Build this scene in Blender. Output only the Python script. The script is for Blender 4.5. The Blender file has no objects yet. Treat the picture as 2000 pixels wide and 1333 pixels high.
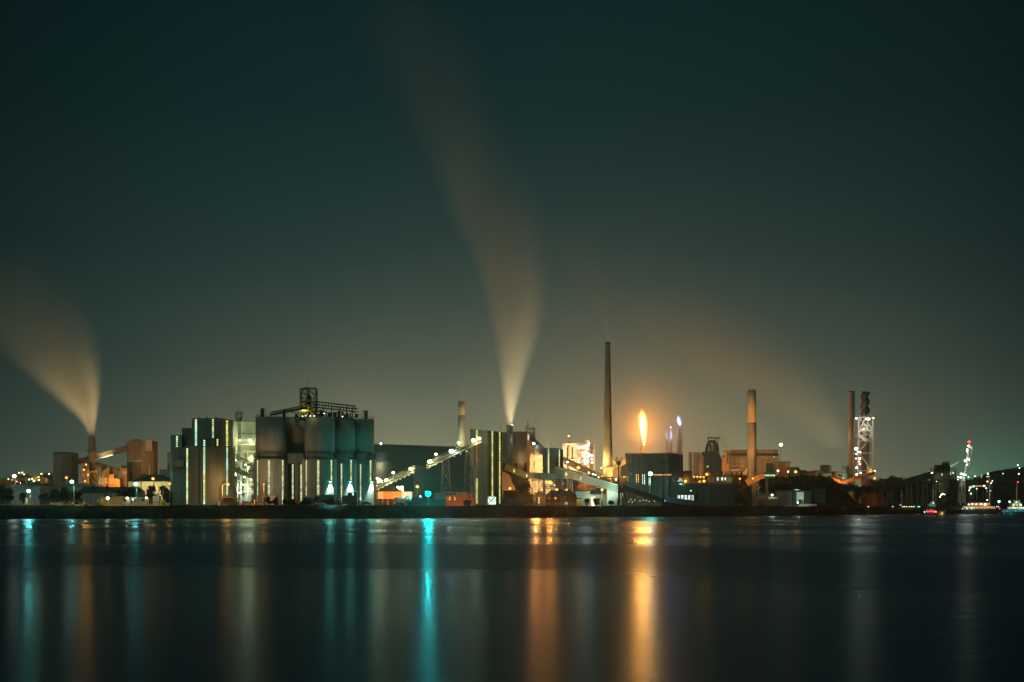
import bpy, bmesh, math, random
from mathutils import Vector
random.seed(7)
S = bpy.context.scene
R = math.radians

# tuning of water and air
WR0, WR1, HAZE, HG = .20, .34, .00007, .80
WTINT = (.27, .36, .43, 1)
PL1, PL2, PL3, PL4, PL5 = 1500000, 450000, 330000, 150000, 160000
FLP = 1.1
MISTF, MISTC = .0012, .0024
# ------------------------------------------------------------------ camera
F, CX, HY, CH = 3500.0, 1000.0, 990.0, 5.0
def X(px, D): return (px - CX) / F * D          # metres to the side at distance D
def Z(py, D): return CH + (HY - py) / F * D     # height above the water at distance D
def P(px, py, D): return Vector((X(px, D), D, Z(py, D)))
GZ = 5.6                                        # level of the made ground
cam = bpy.data.objects.new('camera', bpy.data.cameras.new('camera'))
S.collection.objects.link(cam); S.camera = cam
cam.location = (0, 0, CH); cam.rotation_euler = (R(90), 0, 0)
cam.data.sensor_width = 36; cam.data.lens = 63.0; cam.data.shift_y = 0.16175
cam.data.clip_start = 0.5; cam.data.clip_end = 20000

# ------------------------------------------------------------------ night sky
W = bpy.data.worlds.new('World'); S.world = W; W.use_nodes = True
nt = W.node_tree; nt.nodes.clear()
def N(tree, kind, **kw):
    n = tree.nodes.new(kind)
    for k, v in kw.items(): setattr(n, k, v)
    return n
def math_n(tree, op, a, b=None, c=None, clamp=False):
    n = tree.nodes.new('ShaderNodeMath'); n.operation = op; n.use_clamp = clamp
    for i, v in enumerate((a, b, c)):
        if v is None: continue
        if isinstance(v, (int, float)): n.inputs[i].default_value = v
        else: tree.links.new(v, n.inputs[i])
    return n.outputs[0]
def srgb(r, g, b):
    f = lambda c: (c/255/12.92) if c/255 <= .04045 else ((c/255+.055)/1.055)**2.4
    return (f(r), f(g), f(b), 1)
def ramp(tree, fac, stops, interp='LINEAR'):
    n = tree.nodes.new('ShaderNodeValToRGB'); n.color_ramp.interpolation = interp
    e = n.color_ramp.elements
    while len(e) > 1: e.remove(e[0])
    e[0].position = stops[0][0]; e[0].color = stops[0][1]
    for p, c in stops[1:]:
        x = e.new(p); x.color = c
    tree.links.new(fac, n.inputs[0]); return n.outputs[0]
tc = N(nt, 'ShaderNodeTexCoord'); sx = N(nt, 'ShaderNodeSeparateXYZ')
nt.links.new(tc.outputs['Generated'], sx.inputs[0])
el = math_n(nt, 'MULTIPLY', sx.outputs[2], 1/.30, clamp=True)
base = ramp(nt, el, [(0, srgb(92,108,92)), (.11, srgb(72,93,83)), (.27, srgb(46,71,67)), (.47, srgb(31,57,56)),
                     (.72, srgb(16,43,44)), (1, srgb(8,33,35))])
# town glow: brighter and warmer over the works, darker to both sides
wn = N(nt, 'ShaderNodeTexNoise'); wn.inputs['Scale'].default_value = 7.0; wn.inputs['Detail'].default_value = 3
nt.links.new(tc.outputs['Generated'], wn.inputs[0])
patch = math_n(nt, 'ADD', math_n(nt, 'MULTIPLY', wn.outputs[0], 1.3), .38)      # drifting thin cloud catching the glow
def lobe(az0, waz, wel, e0=0.0):
    a = math_n(nt, 'DIVIDE', math_n(nt, 'SUBTRACT', sx.outputs[0], az0), waz)
    b = math_n(nt, 'DIVIDE', math_n(nt, 'SUBTRACT', sx.outputs[2], e0), wel)
    q = math_n(nt, 'ADD', math_n(nt, 'MULTIPLY', a, a), math_n(nt, 'MULTIPLY', b, b))
    g = math_n(nt, 'EXPONENT', math_n(nt, 'MULTIPLY', q, -1.0))
    g = math_n(nt, 'MULTIPLY', g, patch)
    return math_n(nt, 'MULTIPLY', g, math_n(nt, 'GREATER_THAN', sx.outputs[1], 0.0))
def addc(col, fac, c, mode='ADD'):
    m = N(nt, 'ShaderNodeMix', data_type='RGBA', blend_type=mode)
    nt.links.new(fac, m.inputs[0]); nt.links.new(col, m.inputs[6]); m.inputs[7].default_value = c
    return m.outputs[2]
side = math_n(nt, 'MULTIPLY', math_n(nt, 'MULTIPLY', sx.outputs[0], sx.outputs[0]), 10.0, clamp=True)
col = addc(base, side, (.25, .3, .32, 1), 'MULTIPLY')
col = addc(col, lobe(.03, .17, .085), (.185, .138, .068, 1))
col = addc(col, lobe(-.12, .10, .05), (.05, .03, .012, 1))
col = addc(col, lobe(.075, .05, .05, .03), (.05, .02, .0, 1))
col = addc(col, lobe(.078, .11, .038), (.085, .048, .012, 1))
col = addc(col, lobe(.262, .028, .026, .01), (.0, .075, .045, 1))
bg = N(nt, 'ShaderNodeBackground'); bg.inputs[1].default_value = 1.0
nt.links.new(col, bg.inputs[0])
wo = N(nt, 'ShaderNodeOutputWorld'); nt.links.new(bg.outputs[0], wo.inputs[0])

# added teal fill sun from the camera side, brightening the fronts of the works
mo = bpy.data.lights.new('teal_fill_sun', 'SUN'); mo.energy = .42; mo.angle = R(8); mo.color = (.52, .86, .70)
mob = bpy.data.objects.new('teal_fill_sun', mo); S.collection.objects.link(mob); mob.rotation_euler = (R(56), 0, R(-38))

S.view_settings.view_transform = 'Standard'; S.view_settings.look = 'None'
S.view_settings.exposure = 0; S.view_settings.gamma = 1
S.render.engine = 'CYCLES'
cy = S.cycles
cy.use_denoising = True
try: cy.denoiser = 'OPENIMAGEDENOISE'
except Exception: pass
cy.max_bounces = 4; cy.diffuse_bounces = 2; cy.glossy_bounces = 2; cy.transmission_bounces = 2; cy.volume_bounces = 0
cy.transparent_max_bounces = 8; cy.sample_clamp_indirect = 4.0; cy.sample_clamp_direct = 0
cy.caustics_reflective = False; cy.caustics_refractive = False
cy.volume_step_rate = 1.0; cy.volume_max_steps = 128
cy.use_light_tree = True
S.render.film_transparent = False

# ------------------------------------------------------------------ helpers
OFF = {}
C = S.collection
def tag(o, label=None, cat=None, group=None, kind=None):
    if label: o['label'] = label
    if cat: o['category'] = cat
    if group: o['group'] = group
    if kind: o['kind'] = kind
    return o
def thing(name, label, cat, loc, group=None):
    o = bpy.data.objects.new(name, None); C.objects.link(o)
    o.location = loc; OFF[o.name] = Vector(loc); o.empty_display_size = 1
    return tag(o, label, cat, group)
class MB:
    """collects geometry in world metres and links it as one mesh object"""
    def __init__(s): s.v = []; s.f = []; s.sm = []
    def add(s, vs, fs, smooth=False):
        n = len(s.v); s.v += [tuple(p) for p in vs]
        for f in fs: s.f.append(tuple(i+n for i in f)); s.sm.append(smooth)
        return s
    def box(s, x0, x1, y0, y1, z0, z1):
        v = [(x0,y0,z0),(x1,y0,z0),(x1,y1,z0),(x0,y1,z0),(x0,y0,z1),(x1,y0,z1),(x1,y1,z1),(x0,y1,z1)]
        return s.add(v, [(0,3,2,1),(4,5,6,7),(0,1,5,4),(1,2,6,5),(2,3,7,6),(3,0,4,7)])
    def prism(s, foot, z0, z1):
        """foot: ccw list of (x,y); z1 a number or one height per corner"""
        n = len(foot); zt = z1 if isinstance(z1, (list, tuple)) else [z1]*n
        v = [(x,y,z0) for x,y in foot] + [(x,y,zt[i]) for i,(x,y) in enumerate(foot)]
        return s.add(v, [tuple(reversed(range(n))), tuple(range(n,2*n))] + [(i,(i+1)%n,n+(i+1)%n,n+i) for i in range(n)])
    def slab(s, prof, a, b, axis='y'):
        """prof: outline in (x,z), swept from y=a to y=b"""
        n = len(prof)
        v = [(x,a,z) for x,z in prof] + [(x,b,z) for x,z in prof]
        return s.add(v, [tuple(range(n)), tuple(reversed(range(n,2*n)))] + [(i,n+i,n+(i+1)%n,(i+1)%n) for i in range(n)])
    def bar(s, p, q, w, h=None, side=None):
        """box bar from p to q, w across, h tall"""
        p = Vector(p); q = Vector(q); h = w if h is None else h
        d = q-p
        if d.length < 1e-6: return s
        d.normalize()
        u = Vector((0,0,1)) if abs(d.z) < .95 else Vector((0,1,0))
        a = d.cross(u).normalized(); b = a.cross(d).normalized()
        v = []
        for c in (p, q):
            for i, j in ((-1,-1),(1,-1),(1,1),(-1,1)): v.append(c + a*(i*w/2) + b*(j*h/2))
        return s.add(v, [(0,3,2,1),(4,5,6,7),(0,1,5,4),(1,2,6,5),(2,3,7,6),(3,0,4,7)])
    def tube(s, p, q, r0, r1=None, n=8, caps=True):
        p = Vector(p); q = Vector(q); r1 = r0 if r1 is None else r1
        d = (q-p).normalized(); u = Vector((0,0,1)) if abs(d.z) < .95 else Vector((0,1,0))
        a = d.cross(u).normalized(); b = a.cross(d).normalized(); v = []
        for c, r in ((p,r0),(q,r1)):
            for i in range(n):
                t = 2*math.pi*i/n; v.append(c + a*(math.cos(t)*r) + b*(math.sin(t)*r))
        k = len(s.v)
        s.add(v, [(i,(i+1)%n,n+(i+1)%n,n+i) for i in range(n)], True)
        if caps: s.f += [tuple(k+i for i in reversed(range(n))), tuple(k+n+i for i in range(n))]; s.sm += [False]*2
        return s
    def lathe(s, cx, cy, prof, n=32, smooth=True, cap=True, rot=0.0):
        k = len(s.v); v = []
        for z, r in prof:
            for i in range(n):
                t = 2*math.pi*i/n + rot; v.append((cx+math.cos(t)*r, cy+math.sin(t)*r, z))
        fs = [(j*n+i, j*n+(i+1)%n, (j+1)*n+(i+1)%n, (j+1)*n+i) for j in range(len(prof)-1) for i in range(n)]
        s.add(v, fs, smooth)
        if cap:
            m = (len(prof)-1)*n
            s.f += [tuple(k+i for i in reversed(range(n))), tuple(k+m+i for i in range(n))]; s.sm += [False]*2
        return s
    def blob(s, c, r, n=8, m=5, sz=1.0):
        prof = [(c[2]-r*sz*math.cos(math.pi*j/m), max(.001, r*math.sin(math.pi*j/m))) for j in range(m+1)]
        return s.lathe(c[0], c[1], prof, n, True, False)
    def build(s, name, mat, parent=None, label=None, origin=None):
        me = bpy.data.meshes.new(name)
        off = OFF[parent.name] if parent is not None else (Vector(origin) if origin is not None else Vector((0,0,0)))
        me.from_pydata([(x-off.x, y-off.y, z-off.z) for x,y,z in s.v], [], s.f)
        me.materials.append(mat)
        me.polygons.foreach_set('use_smooth', s.sm)
        bm = bmesh.new(); bm.from_mesh(me); bmesh.ops.recalc_face_normals(bm, faces=bm.faces); bm.to_mesh(me); bm.free()
        me.update()
        o = bpy.data.objects.new(name, me); C.objects.link(o)
        if parent is not None: o.parent = parent
        else: o.location = off
        OFF[o.name] = off
        if label: o['label'] = label
        return o

# ------------------------------------------------------------------ materials
def new_mat(name):
    m = bpy.data.materials.new(name); m.use_nodes = True; t = m.node_tree; t.nodes.clear()
    o = t.nodes.new('ShaderNodeOutputMaterial'); return m, t, o
def surf(name, c, rough=.7, var=.25, scale=.35, stretch=.12, metal=0.0, c2=None, bump=.15, ribs=0.0, spec=.3, stain=0.0):
    """weathered surface: colour drifting along vertical streaks, fine bump, optional sheet ribs and dirt"""
    m, t, o = new_mat(name)
    b = t.nodes.new('ShaderNodeBsdfPrincipled'); t.links.new(b.outputs[0], o.inputs[0])
    b.inputs['Roughness'].default_value = rough; b.inputs['Metallic'].default_value = metal
    b.inputs['Specular IOR Level'].default_value = spec
    tc = t.nodes.new('ShaderNodeTexCoord'); mp = t.nodes.new('ShaderNodeMapping')
    mp.inputs['Scale'].default_value = (1, 1, stretch); t.links.new(tc.outputs['Object'], mp.inputs[0])
    nz = t.nodes.new('ShaderNodeTexNoise'); nz.inputs['Scale'].default_value = scale; nz.inputs['Detail'].default_value = 6
    nz.inputs['Roughness'].default_value = .65
    t.links.new(mp.outputs[0], nz.inputs[0])
    c = tuple(c[:3]); d = tuple(c2[:3]) if c2 else tuple(x*(1-var) for x in c)
    lo = tuple(x*(1-var*.9) for x in d); hi = tuple(min(1, x*(1+var)) for x in c)
    col = ramp(t, nz.outputs[0], [(.3, lo+(1,)), (.5, tuple((a+e)/2 for a, e in zip(c, d))+(1,)), (.72, hi+(1,))])
    if stain:
        n2 = t.nodes.new('ShaderNodeTexNoise'); n2.inputs['Scale'].default_value = .08; n2.inputs['Detail'].default_value = 8
        t.links.new(tc.outputs['Object'], n2.inputs[0])
        k = ramp(t, n2.outputs[0], [(.42, (1-stain,)*3+(1,)), (.62, (1,1,1,1))])
        mx = t.nodes.new('ShaderNodeMix'); mx.data_type = 'RGBA'; mx.blend_type = 'MULTIPLY'; mx.inputs[0].default_value = 1
        t.links.new(col, mx.inputs[6]); t.links.new(k, mx.inputs[7]); col = mx.outputs[2]
    t.links.new(col, b.inputs['Base Color'])
    h = nz.outputs[0]
    if ribs:
        sp = t.nodes.new('ShaderNodeSeparateXYZ'); t.links.new(tc.outputs['Object'], sp.inputs[0])
        q = math_n(t, 'ADD', sp.outputs[0], sp.outputs[1])
        w = math_n(t, 'SINE', math_n(t, 'MULTIPLY', q, 6.283/ribs))
        h = math_n(t, 'ADD', math_n(t, 'MULTIPLY', w, .6), h)
    bp = t.nodes.new('ShaderNodeBump'); bp.inputs['Strength'].default_value = bump; bp.inputs['Distance'].default_value = .15
    t.links.new(h, bp.inputs['Height']); t.links.new(bp.outputs[0], b.inputs['Normal'])
    return m
def glow(name, c, strength, c2=None, scale=.6, lo=.35, z=1.0, sampling=True):
    """something that gives off light, uneven from place to place"""
    m, t, o = new_mat(name)
    e = t.nodes.new('ShaderNodeEmission'); t.links.new(e.outputs[0], o.inputs[0])
    tc = t.nodes.new('ShaderNodeTexCoord'); mp = t.nodes.new('ShaderNodeMapping'); mp.inputs['Scale'].default_value = (.6, .6, z)
    t.links.new(tc.outputs['Object'], mp.inputs[0])
    if c2 is not None:
        nz = t.nodes.new('ShaderNodeTexNoise'); nz.inputs['Scale'].default_value = scale; nz.inputs['Detail'].default_value = 3
        t.links.new(mp.outputs[0], nz.inputs[0])
        col = ramp(t, nz.outputs[0], [(.38, c2[:3]+(1,)), (.62, c[:3]+(1,))]); t.links.new(col, e.inputs[0])
        n2 = t.nodes.new('ShaderNodeTexNoise'); n2.inputs['Scale'].default_value = scale*2.7
        t.links.new(mp.outputs[0], n2.inputs[0])
        st = ramp(t, n2.outputs[0], [(.35, (lo,)*3+(1,)), (.65, (1,1,1,1))])
        t.links.new(math_n(t, 'MULTIPLY', st, strength), e.inputs[1])
    else:
        e.inputs[0].default_value = c[:3]+(1,); e.inputs[1].default_value = strength
    if not sampling: m.cycles.emission_sampling = 'NONE'
    return m
SOD = (1.0, .37, .055); WARM = (1.0, .74, .34); YEL = (1.0, .92, .42); TEAL = (.30, 1.0, .80); CYAN = (.0, .80, .74); WHT = (.85, 1.0, .88); GRN = (.35, 1, .45); RED = (1, .06, .08); BLU = (.08, .35, 1.0)
def light(parent, pos, col, power, r=.35, spot=None, aim=None, name='lamp_or_fill_light', omni=False):
    if not spot and not omni: power *= 2.5; spot, aim = 158, Vector(pos)+Vector((0,1,-.12))   # unseen fill lights, boosted and turned to the works, not the water
    l = bpy.data.lights.new(name, 'SPOT' if spot else 'POINT'); l.energy = power; l.color = col; l.shadow_soft_size = r
    o = bpy.data.objects.new(name, l); C.objects.link(o)
    if spot:
        l.spot_size = R(spot); l.spot_blend = .8
        d = Vector(aim)-Vector(pos); o.rotation_euler = d.to_track_quat('-Z', 'Y').to_euler()
    off = OFF[parent.name] if parent is not None else Vector((0,0,0))
    o.location = Vector(pos)-off
    if parent is not None: o.parent = parent
    return o
def beam(parent, pos, col, power, r=.5):
    """added spot, thrown forward and down to strengthen streaks on the water"""
    return light(parent, pos, col, power, r, spot=34, aim=(pos[0]*.5, 330, -4))
_lens = {}
def lens(col, strength=30):
    k = (col, strength)
    if k not in _lens: _lens[k] = glow('lamp_glass', col, strength*(.11 if col[1] < .5 else .2), sampling=False)
    return _lens[k]
# ------------------------------------------------------------------ water, bank, ground
def shore(px):
    pts = [(-1500,650),(-400,700),(0,722),(300,728),(730,742),(1000,800),(1200,880),(1400,950),(1600,1010),(1700,1170),(2000,1260),(2600,1350),(4000,1500)]
    for (a,b),(c,d) in zip(pts, pts[1:]):
        if px <= c: return b+(d-b)*(px-a)/(c-a)
    return pts[-1][1]
m, t, o = new_mat('water')
fr = t.nodes.new('ShaderNodeFresnel'); fr.inputs['IOR'].default_value = 1.333
b = t.nodes.new('ShaderNodeBsdfGlossy'); b.inputs['Color'].default_value = WTINT
df = t.nodes.new('ShaderNodeBsdfDiffuse'); df.inputs['Color'].default_value = (.006, .02, .024, 1)
ms = t.nodes.new('ShaderNodeMixShader'); t.links.new(fr.outputs[0], ms.inputs[0]); t.links.new(df.outputs[0], ms.inputs[1]); t.links.new(b.outputs[0], ms.inputs[2])
t.links.new(ms.outputs[0], o.inputs[0])
tc = t.nodes.new('ShaderNodeTexCoord'); mp = t.nodes.new('ShaderNodeMapping'); mp.inputs['Scale'].default_value = (.012, .010, 1); mp.inputs['Rotation'].default_value = (.3, .2, .22); mp.inputs['Location'].default_value = (3.3, 1.7, .46)
t.links.new(tc.outputs['Object'], mp.inputs[0])
nz = t.nodes.new('ShaderNodeTexNoise'); nz.inputs['Scale'].default_value = 1; nz.inputs['Detail'].default_value = 1; nz.inputs['Roughness'].default_value = .6
t.links.new(mp.outputs[0], nz.inputs[0])
rr = t.nodes.new('ShaderNodeMapRange'); rr.interpolation_type = 'SMOOTHERSTEP'; rr.inputs[1].default_value = .22; rr.inputs[2].default_value = .78
rr.inputs[3].default_value = WR0; rr.inputs[4].default_value = WR1
mp2 = t.nodes.new('ShaderNodeMapping'); mp2.inputs['Scale'].default_value = (.012, .9, 1); mp2.inputs['Location'].default_value = (.4, .3, .47); t.links.new(tc.outputs['Object'], mp2.inputs[0])
n2 = t.nodes.new('ShaderNodeTexNoise'); n2.inputs['Scale'].default_value = 1; n2.inputs['Detail'].default_value = 5; t.links.new(mp2.outputs[0], n2.inputs[0])
t.links.new(math_n(t, 'ADD', nz.outputs[0], math_n(t, 'MULTIPLY', math_n(t, 'SUBTRACT', n2.outputs[0], .5), .16)), rr.inputs[0]); t.links.new(rr.outputs[0], b.inputs['Roughness'])
MWATER = m
w = MB()
ys = [-60, 40, 200, 500, 900, 1700]; xs = [-1800, -600, 0, 600, 1800]
w.add([(x,y,0) for y in ys for x in xs], [(j*5+i, j*5+i+1, (j+1)*5+i+1, (j+1)*5+i) for j in range(5) for i in range(4)])
tag(w.build('water', MWATER), 'dark still harbour water with long smooth light streaks', 'water', kind='structure')

MROCK = surf('rock_bank', (.012,.024,.024), 1.0, spec=.03, var=.5, scale=.9, stretch=.8, bump=.8, c2=(.007,.016,.017))
# .5, .9, .8, bump=.8, c2=(.007,.016,.017))
MGROUND = surf('yard_ground', (.06,.058,.05), .9, .4, .15, 1, bump=.3, c2=(.035,.038,.035))
# one ground sheet: rocky slope out of the water, then the made ground back to the hills
w = MB(); cols = [-1400+ i*14 for i in range(0, 330)]
rows = [(-1,-1.2),(1,.3),(4,2.2),(7.5,4.1),(10.5,5.4),(13,GZ)]
V = []; rnd = random.Random(3)
for j,(dy,z) in enumerate(rows):
    for px in cols:
        D = shore(px); jz = 0 if j in (0,5) else rnd.uniform(-.45,.4)
        V.append((X(px,D)*(1), D+dy+(rnd.uniform(-.8,.8) if j<5 else 0), z+jz))
n = len(cols)
FS = [(j*n+i, j*n+i+1, (j+1)*n+i+1, (j+1)*n+i) for j in range(len(rows)-1) for i in range(n-1)]
tag(w.add(V, FS).build('bank', MROCK), 'dark rocky bank between the water and the works', 'bank', kind='structure')
w = MB(); V = [(X(px,shore(px)), shore(px)+13, GZ) for px in cols] + [(X(px,shore(px))*2.4, 3050, GZ) for px in cols]
tag(w.add(V, [(i,i+1,n+i+1,n+i) for i in range(n-1)]).build('ground', MGROUND), 'dark yard ground under the works', 'ground', kind='structure')
# ------------------------------------------------------------------ materials of the works
MCON  = surf('silo_concrete', (.22,.215,.19), .85, .16, .22, .25, bump=.2, c2=(.18,.18,.165), stain=.22)
MBASE = surf('silo_base_cladding', (.27,.26,.225), .8, .14, .5, .06, ribs=.9, c2=(.22,.215,.19), stain=.25)
MSHEET= surf('grey_green_cladding', (.16,.19,.165), .75, .18, .5, .06, ribs=.9, c2=(.12,.14,.13), stain=.2)
MTAN  = surf('tan_cladding', (.30,.25,.19), .7, .25, .4, .08, ribs=1.1, c2=(.23,.19,.14), stain=.35)
MPALE = surf('pale_cladding', (.50,.52,.44), .6, .15, .4, .08, ribs=.9, c2=(.40,.41,.36), stain=.25)
MDARK = surf('dark_cladding', (.11,.14,.13), .6, .3, .4, .08, ribs=1.2, c2=(.09,.115,.108), stain=.25)
MGREEN= surf('green_shed_roof', (.08,.15,.12), .5, .2, .3, .12, ribs=1.6, c2=(.065,.12,.10), stain=.2)
MSTEEL= surf('painted_steel', (.16,.17,.16), .5, .3, 1, .4, metal=.2, bump=.1)
MRUST = surf('rusty_steel', (.22,.11,.06), .8, .35, .8, .4, bump=.3, c2=(.13,.075,.045))
MBLACK= surf('black_steel', (.03,.035,.035), .6, .3, 1, .4, bump=.1)
MYEL  = surf('yellow_steel', (.45,.33,.04), .5, .2, 1, .4, bump=.1)
MCHIM = surf('chimney_concrete', (.42,.36,.28), .85, .2, .35, .08, bump=.2, c2=(.34,.29,.22), stain=.3)
MCHD  = surf('sooty_chimney', (.10,.085,.07), .8, .3, .4, .15, bump=.2, c2=(.07,.06,.05))
MBRICK= surf('red_brick', (.30,.12,.075), .85, .25, 1.5, .5, bump=.3, c2=(.22,.09,.06), stain=.2)
MCREAM= surf('cream_wall', (.52,.44,.30), .75, .15, .5, .2, c2=(.45,.37,.25), stain=.25)
MORNG = surf('weathered_orange_wall', (.50,.27,.10), .75, .2, .5, .2, c2=(.42,.22,.08), ribs=1.0)
MWHITE= surf('white_paint', (.70,.72,.68), .5, .12, .7, .3, c2=(.6,.62,.58), stain=.15)
MROOF = surf('corrugated_roof', (.12,.15,.14), .55, .25, .4, .3, ribs=1.0)
MCOAL = surf('coal_heap', (.022,.032,.03), .95, .4, .3, .9, bump=.9, spec=.05)
MLEAF = surf('dark_leaves', (.045,.065,.035), .6, .45, .7, 1, bump=.1, c2=(.025,.04,.022), spec=.1)
MBARK = surf('bark', (.09,.07,.05), .9, .3, 2, .3, bump=.4)
MWOOD = surf('timber_pile', (.08,.07,.055), .9, .4, 2, .2, bump=.4)
MRUB  = surf('tyre_rubber', (.02,.02,.02), .9, .2, 2, 1)
MRED  = surf('red_paint', (.4,.05,.04), .5, .2, 1, 1)
MGLASSD = surf('dark_window_glass', (.03,.04,.045), .12, .2, .5, 1, bump=.02, spec=.6)
GSTRIP = glow('lit_stair_window', (.52,1.0,.74), 1.5, (.95,.95,.22), .10, .45, z=1.3)
GSTRY  = glow('lit_yellow_window', (.92,1,.25), 1.6, (.75,.85,.25), .2, .5, z=1.0)
GSTRP  = glow('lit_pale_window', (.95,1,.40), 1.2, (.85,.98,.62), .2, .35, z=1.0)
GWIN   = glow('lit_warm_window', (1,.62,.22), 1.6, (1,.40,.12), .3, .5)
GWINW  = glow('lit_white_window', (.85,1,.72), 1.7, (.7,.95,.9), .3, .5)
GDIM   = glow('dim_warm_window', (1,.36,.12), .55, (.8,.2,.06), .5, .4)

def box_px(w, x0, x1, yt, yb, D, dep):
    zb = GZ-.3 if yb is None else Z(yb, D)
    return w.box(X(x0,D), X(x1,D), D, D+dep, zb, Z(yt,D))
def foot(*pts): return [(X(px,D), D) for px, D in pts]
def onwall(A, B, px):
    k = (px-CX)/F; dx = B[0]-A[0]; dy = B[1]-A[1]
    s = (k*A[1]-A[0])/(dx-k*dy); return (A[0]+s*dx, A[1]+s*dy)
def panel(w, A, B, z0, z1, out, thick=.06):
    """thin upright panel standing 'out' metres proud of the line A-B, towards the viewer side"""
    A = Vector((A[0],A[1],0)); B = Vector((B[0],B[1],0)); d = (B-A).normalized(); nrm = Vector((d.y,-d.x,0))
    a = A+nrm*out; b = B+nrm*out; c = B+nrm*(out-thick); e = A+nrm*(out-thick)
    return w.prism([(a.x,a.y),(b.x,b.y),(c.x,c.y),(e.x,e.y)], z0, z1)
def window(parent, A, B, px0, px1, py0, py1, mat, rows=8, colsn=1, fm=None, mull=.22, label=None):
    """one lit or dark window: panes in one mesh, its bars as a sub-part. A-B is the wall, left to right"""
    p, q = onwall(A,B,px0), onwall(A,B,px1); D = (p[1]+q[1])/2; z1, z0 = Z(py0,D), Z(py1,D)
    w = MB(); d = Vector((q[0]-p[0], q[1]-p[1], 0)); L = d.length; d.normalize()
    at = lambda s: (p[0]+d.x*s, p[1]+d.y*s)
    panel(w, p, q, z0, z1, .05, .12)
    o = w.build('window', mat, parent, label)
    w = MB(); h = (z1-z0)/rows
    for i in range(rows+1):
        zz = z0+i*h; panel(w, at(-.1), at(L+.1), zz-mull/2, zz+mull/2, .13, .09)
    for i in range(colsn+1):
        s = L*i/colsn; g = mull*.45; panel(w, at(s-g), at(s+g), z0+.01, z1-.01, .15, .06)
    w.build('window_frame', fm or MBLACK, o)
    return o
def lattice(w, b, tp, n, th, th2=None, cross=True, legs=True):
    """b, tp: four corners below and above; legs, rings and diagonals"""
    th2 = th2 or th*.6; b = [Vector(v) for v in b]; tp = [Vector(v) for v in tp]
    lv = [[b[i].lerp(tp[i], j/n) for i in range(4)] for j in range(n+1)]
    for i in range(4):
        if legs: w.bar(b[i], tp[i], th)
    for j in range(n+1):
        for i in range(4):
            k = (i+1)%4; w.bar(lv[j][i], lv[j][k], th2)
            if j < n:
                if (j+i)%2 or cross: w.bar(lv[j][i], lv[j+1][k], th2)
                if not (j+i)%2 or cross == 2: w.bar(lv[j][k], lv[j+1][i], th2)
    return w
def sq(px0, px1, py, D, dep):
    z = Z(py,D) if py is not None else GZ-.3
    return [(X(px0,D),D,z),(X(px1,D),D,z),(X(px1,D),D+dep,z),(X(px0,D),D+dep,z)]
def railing(w, pts, h=1.1, step=3, th=.12):
    for p, q in zip(pts, pts[1:]):
        p = Vector(p); q = Vector(q); L = (q-p).length; n = max(1, int(L/step))
        for i in range(n+1):
            c = p.lerp(q, i/n); w.bar(c, c+Vector((0,0,h)), th)
        for zz in (h, h*.55): w.bar(p+Vector((0,0,zz)), q+Vector((0,0,zz)), th)

# ---- lamps
def sparks(t, pts, r=.28, glass=16, power=0):
    """small bulkhead lamps fixed to a thing"""
    for (px,py,D,col) in pts: lamp_parts(t, P(px,py,D), col, power, r, glass, False)
def lamp_parts(parent, pos, col, power, r=.5, glass=40, housing=True, spot=None, aim=None, lr=None, down=.0, label=None):
    x, y, z = pos; r *= 1.02
    if housing:
        hd = MB().box(x-r*1.1, x+r*1.1, y-r*.2, y+r*1.4, z+r*.55, z+r*1.0).bar((x,y+r*1.4,z+r*.8),(x,y+r*2.6,z+r*.4),r*.4).build('lamp_head', MBLACK, parent, label)
    g = MB().blob((x,y-r*.2,z), r, 8, 6, .85).build('lamp_glass', lens(col, glass), hd if housing else parent)
    if power: light(parent, (x, y-r*1.25, z-down), col, power, lr or r*.55, spot, aim, omni=not spot)
def street_lamp(px, py, D, col, power, label, cat='street lamp', group=None, arm=0.0, r=.45, glass=40, base=None, th=.3, hz=True):
    """pole from the ground to the lamp at (px,py); arm = sideways reach in px"""
    x, z = X(px,D), Z(py,D); bx = X(px+arm,D); bz = GZ-.2 if base is None else base
    t = thing('street_lamp', label, cat, (bx, D, bz), group)
    top = z+r*.7
    MB().tube((bx,D+r*2,bz),(bx,D+r*2,top if not arm else top-1.2), th, th*.6, 8).tube((bx,D+r*2,bz),(bx,D+r*2,bz+.9), th*1.7, th*1.7, 8).build('pole', MPOLE, t)
    if arm:
        w = MB(); pr = Vector((bx,D+r*2,top-1.2))
        for i in range(1,7):
            a = i/6*math.pi/2; c = Vector((bx+(x-bx)*(1-math.cos(a)), D+r*2, top-1.2+1.2*math.sin(a))); w.tube(pr,c,th*.5,th*.5,6); pr = c
        w.build('arm', MPOLE, t)
    lamp_parts(t, (x,D,z), col, power, r, glass)
    return t
MPOLE = surf('galvanised_pole', (.22,.22,.20), .5, .2, 1, .4, metal=.3)

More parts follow.
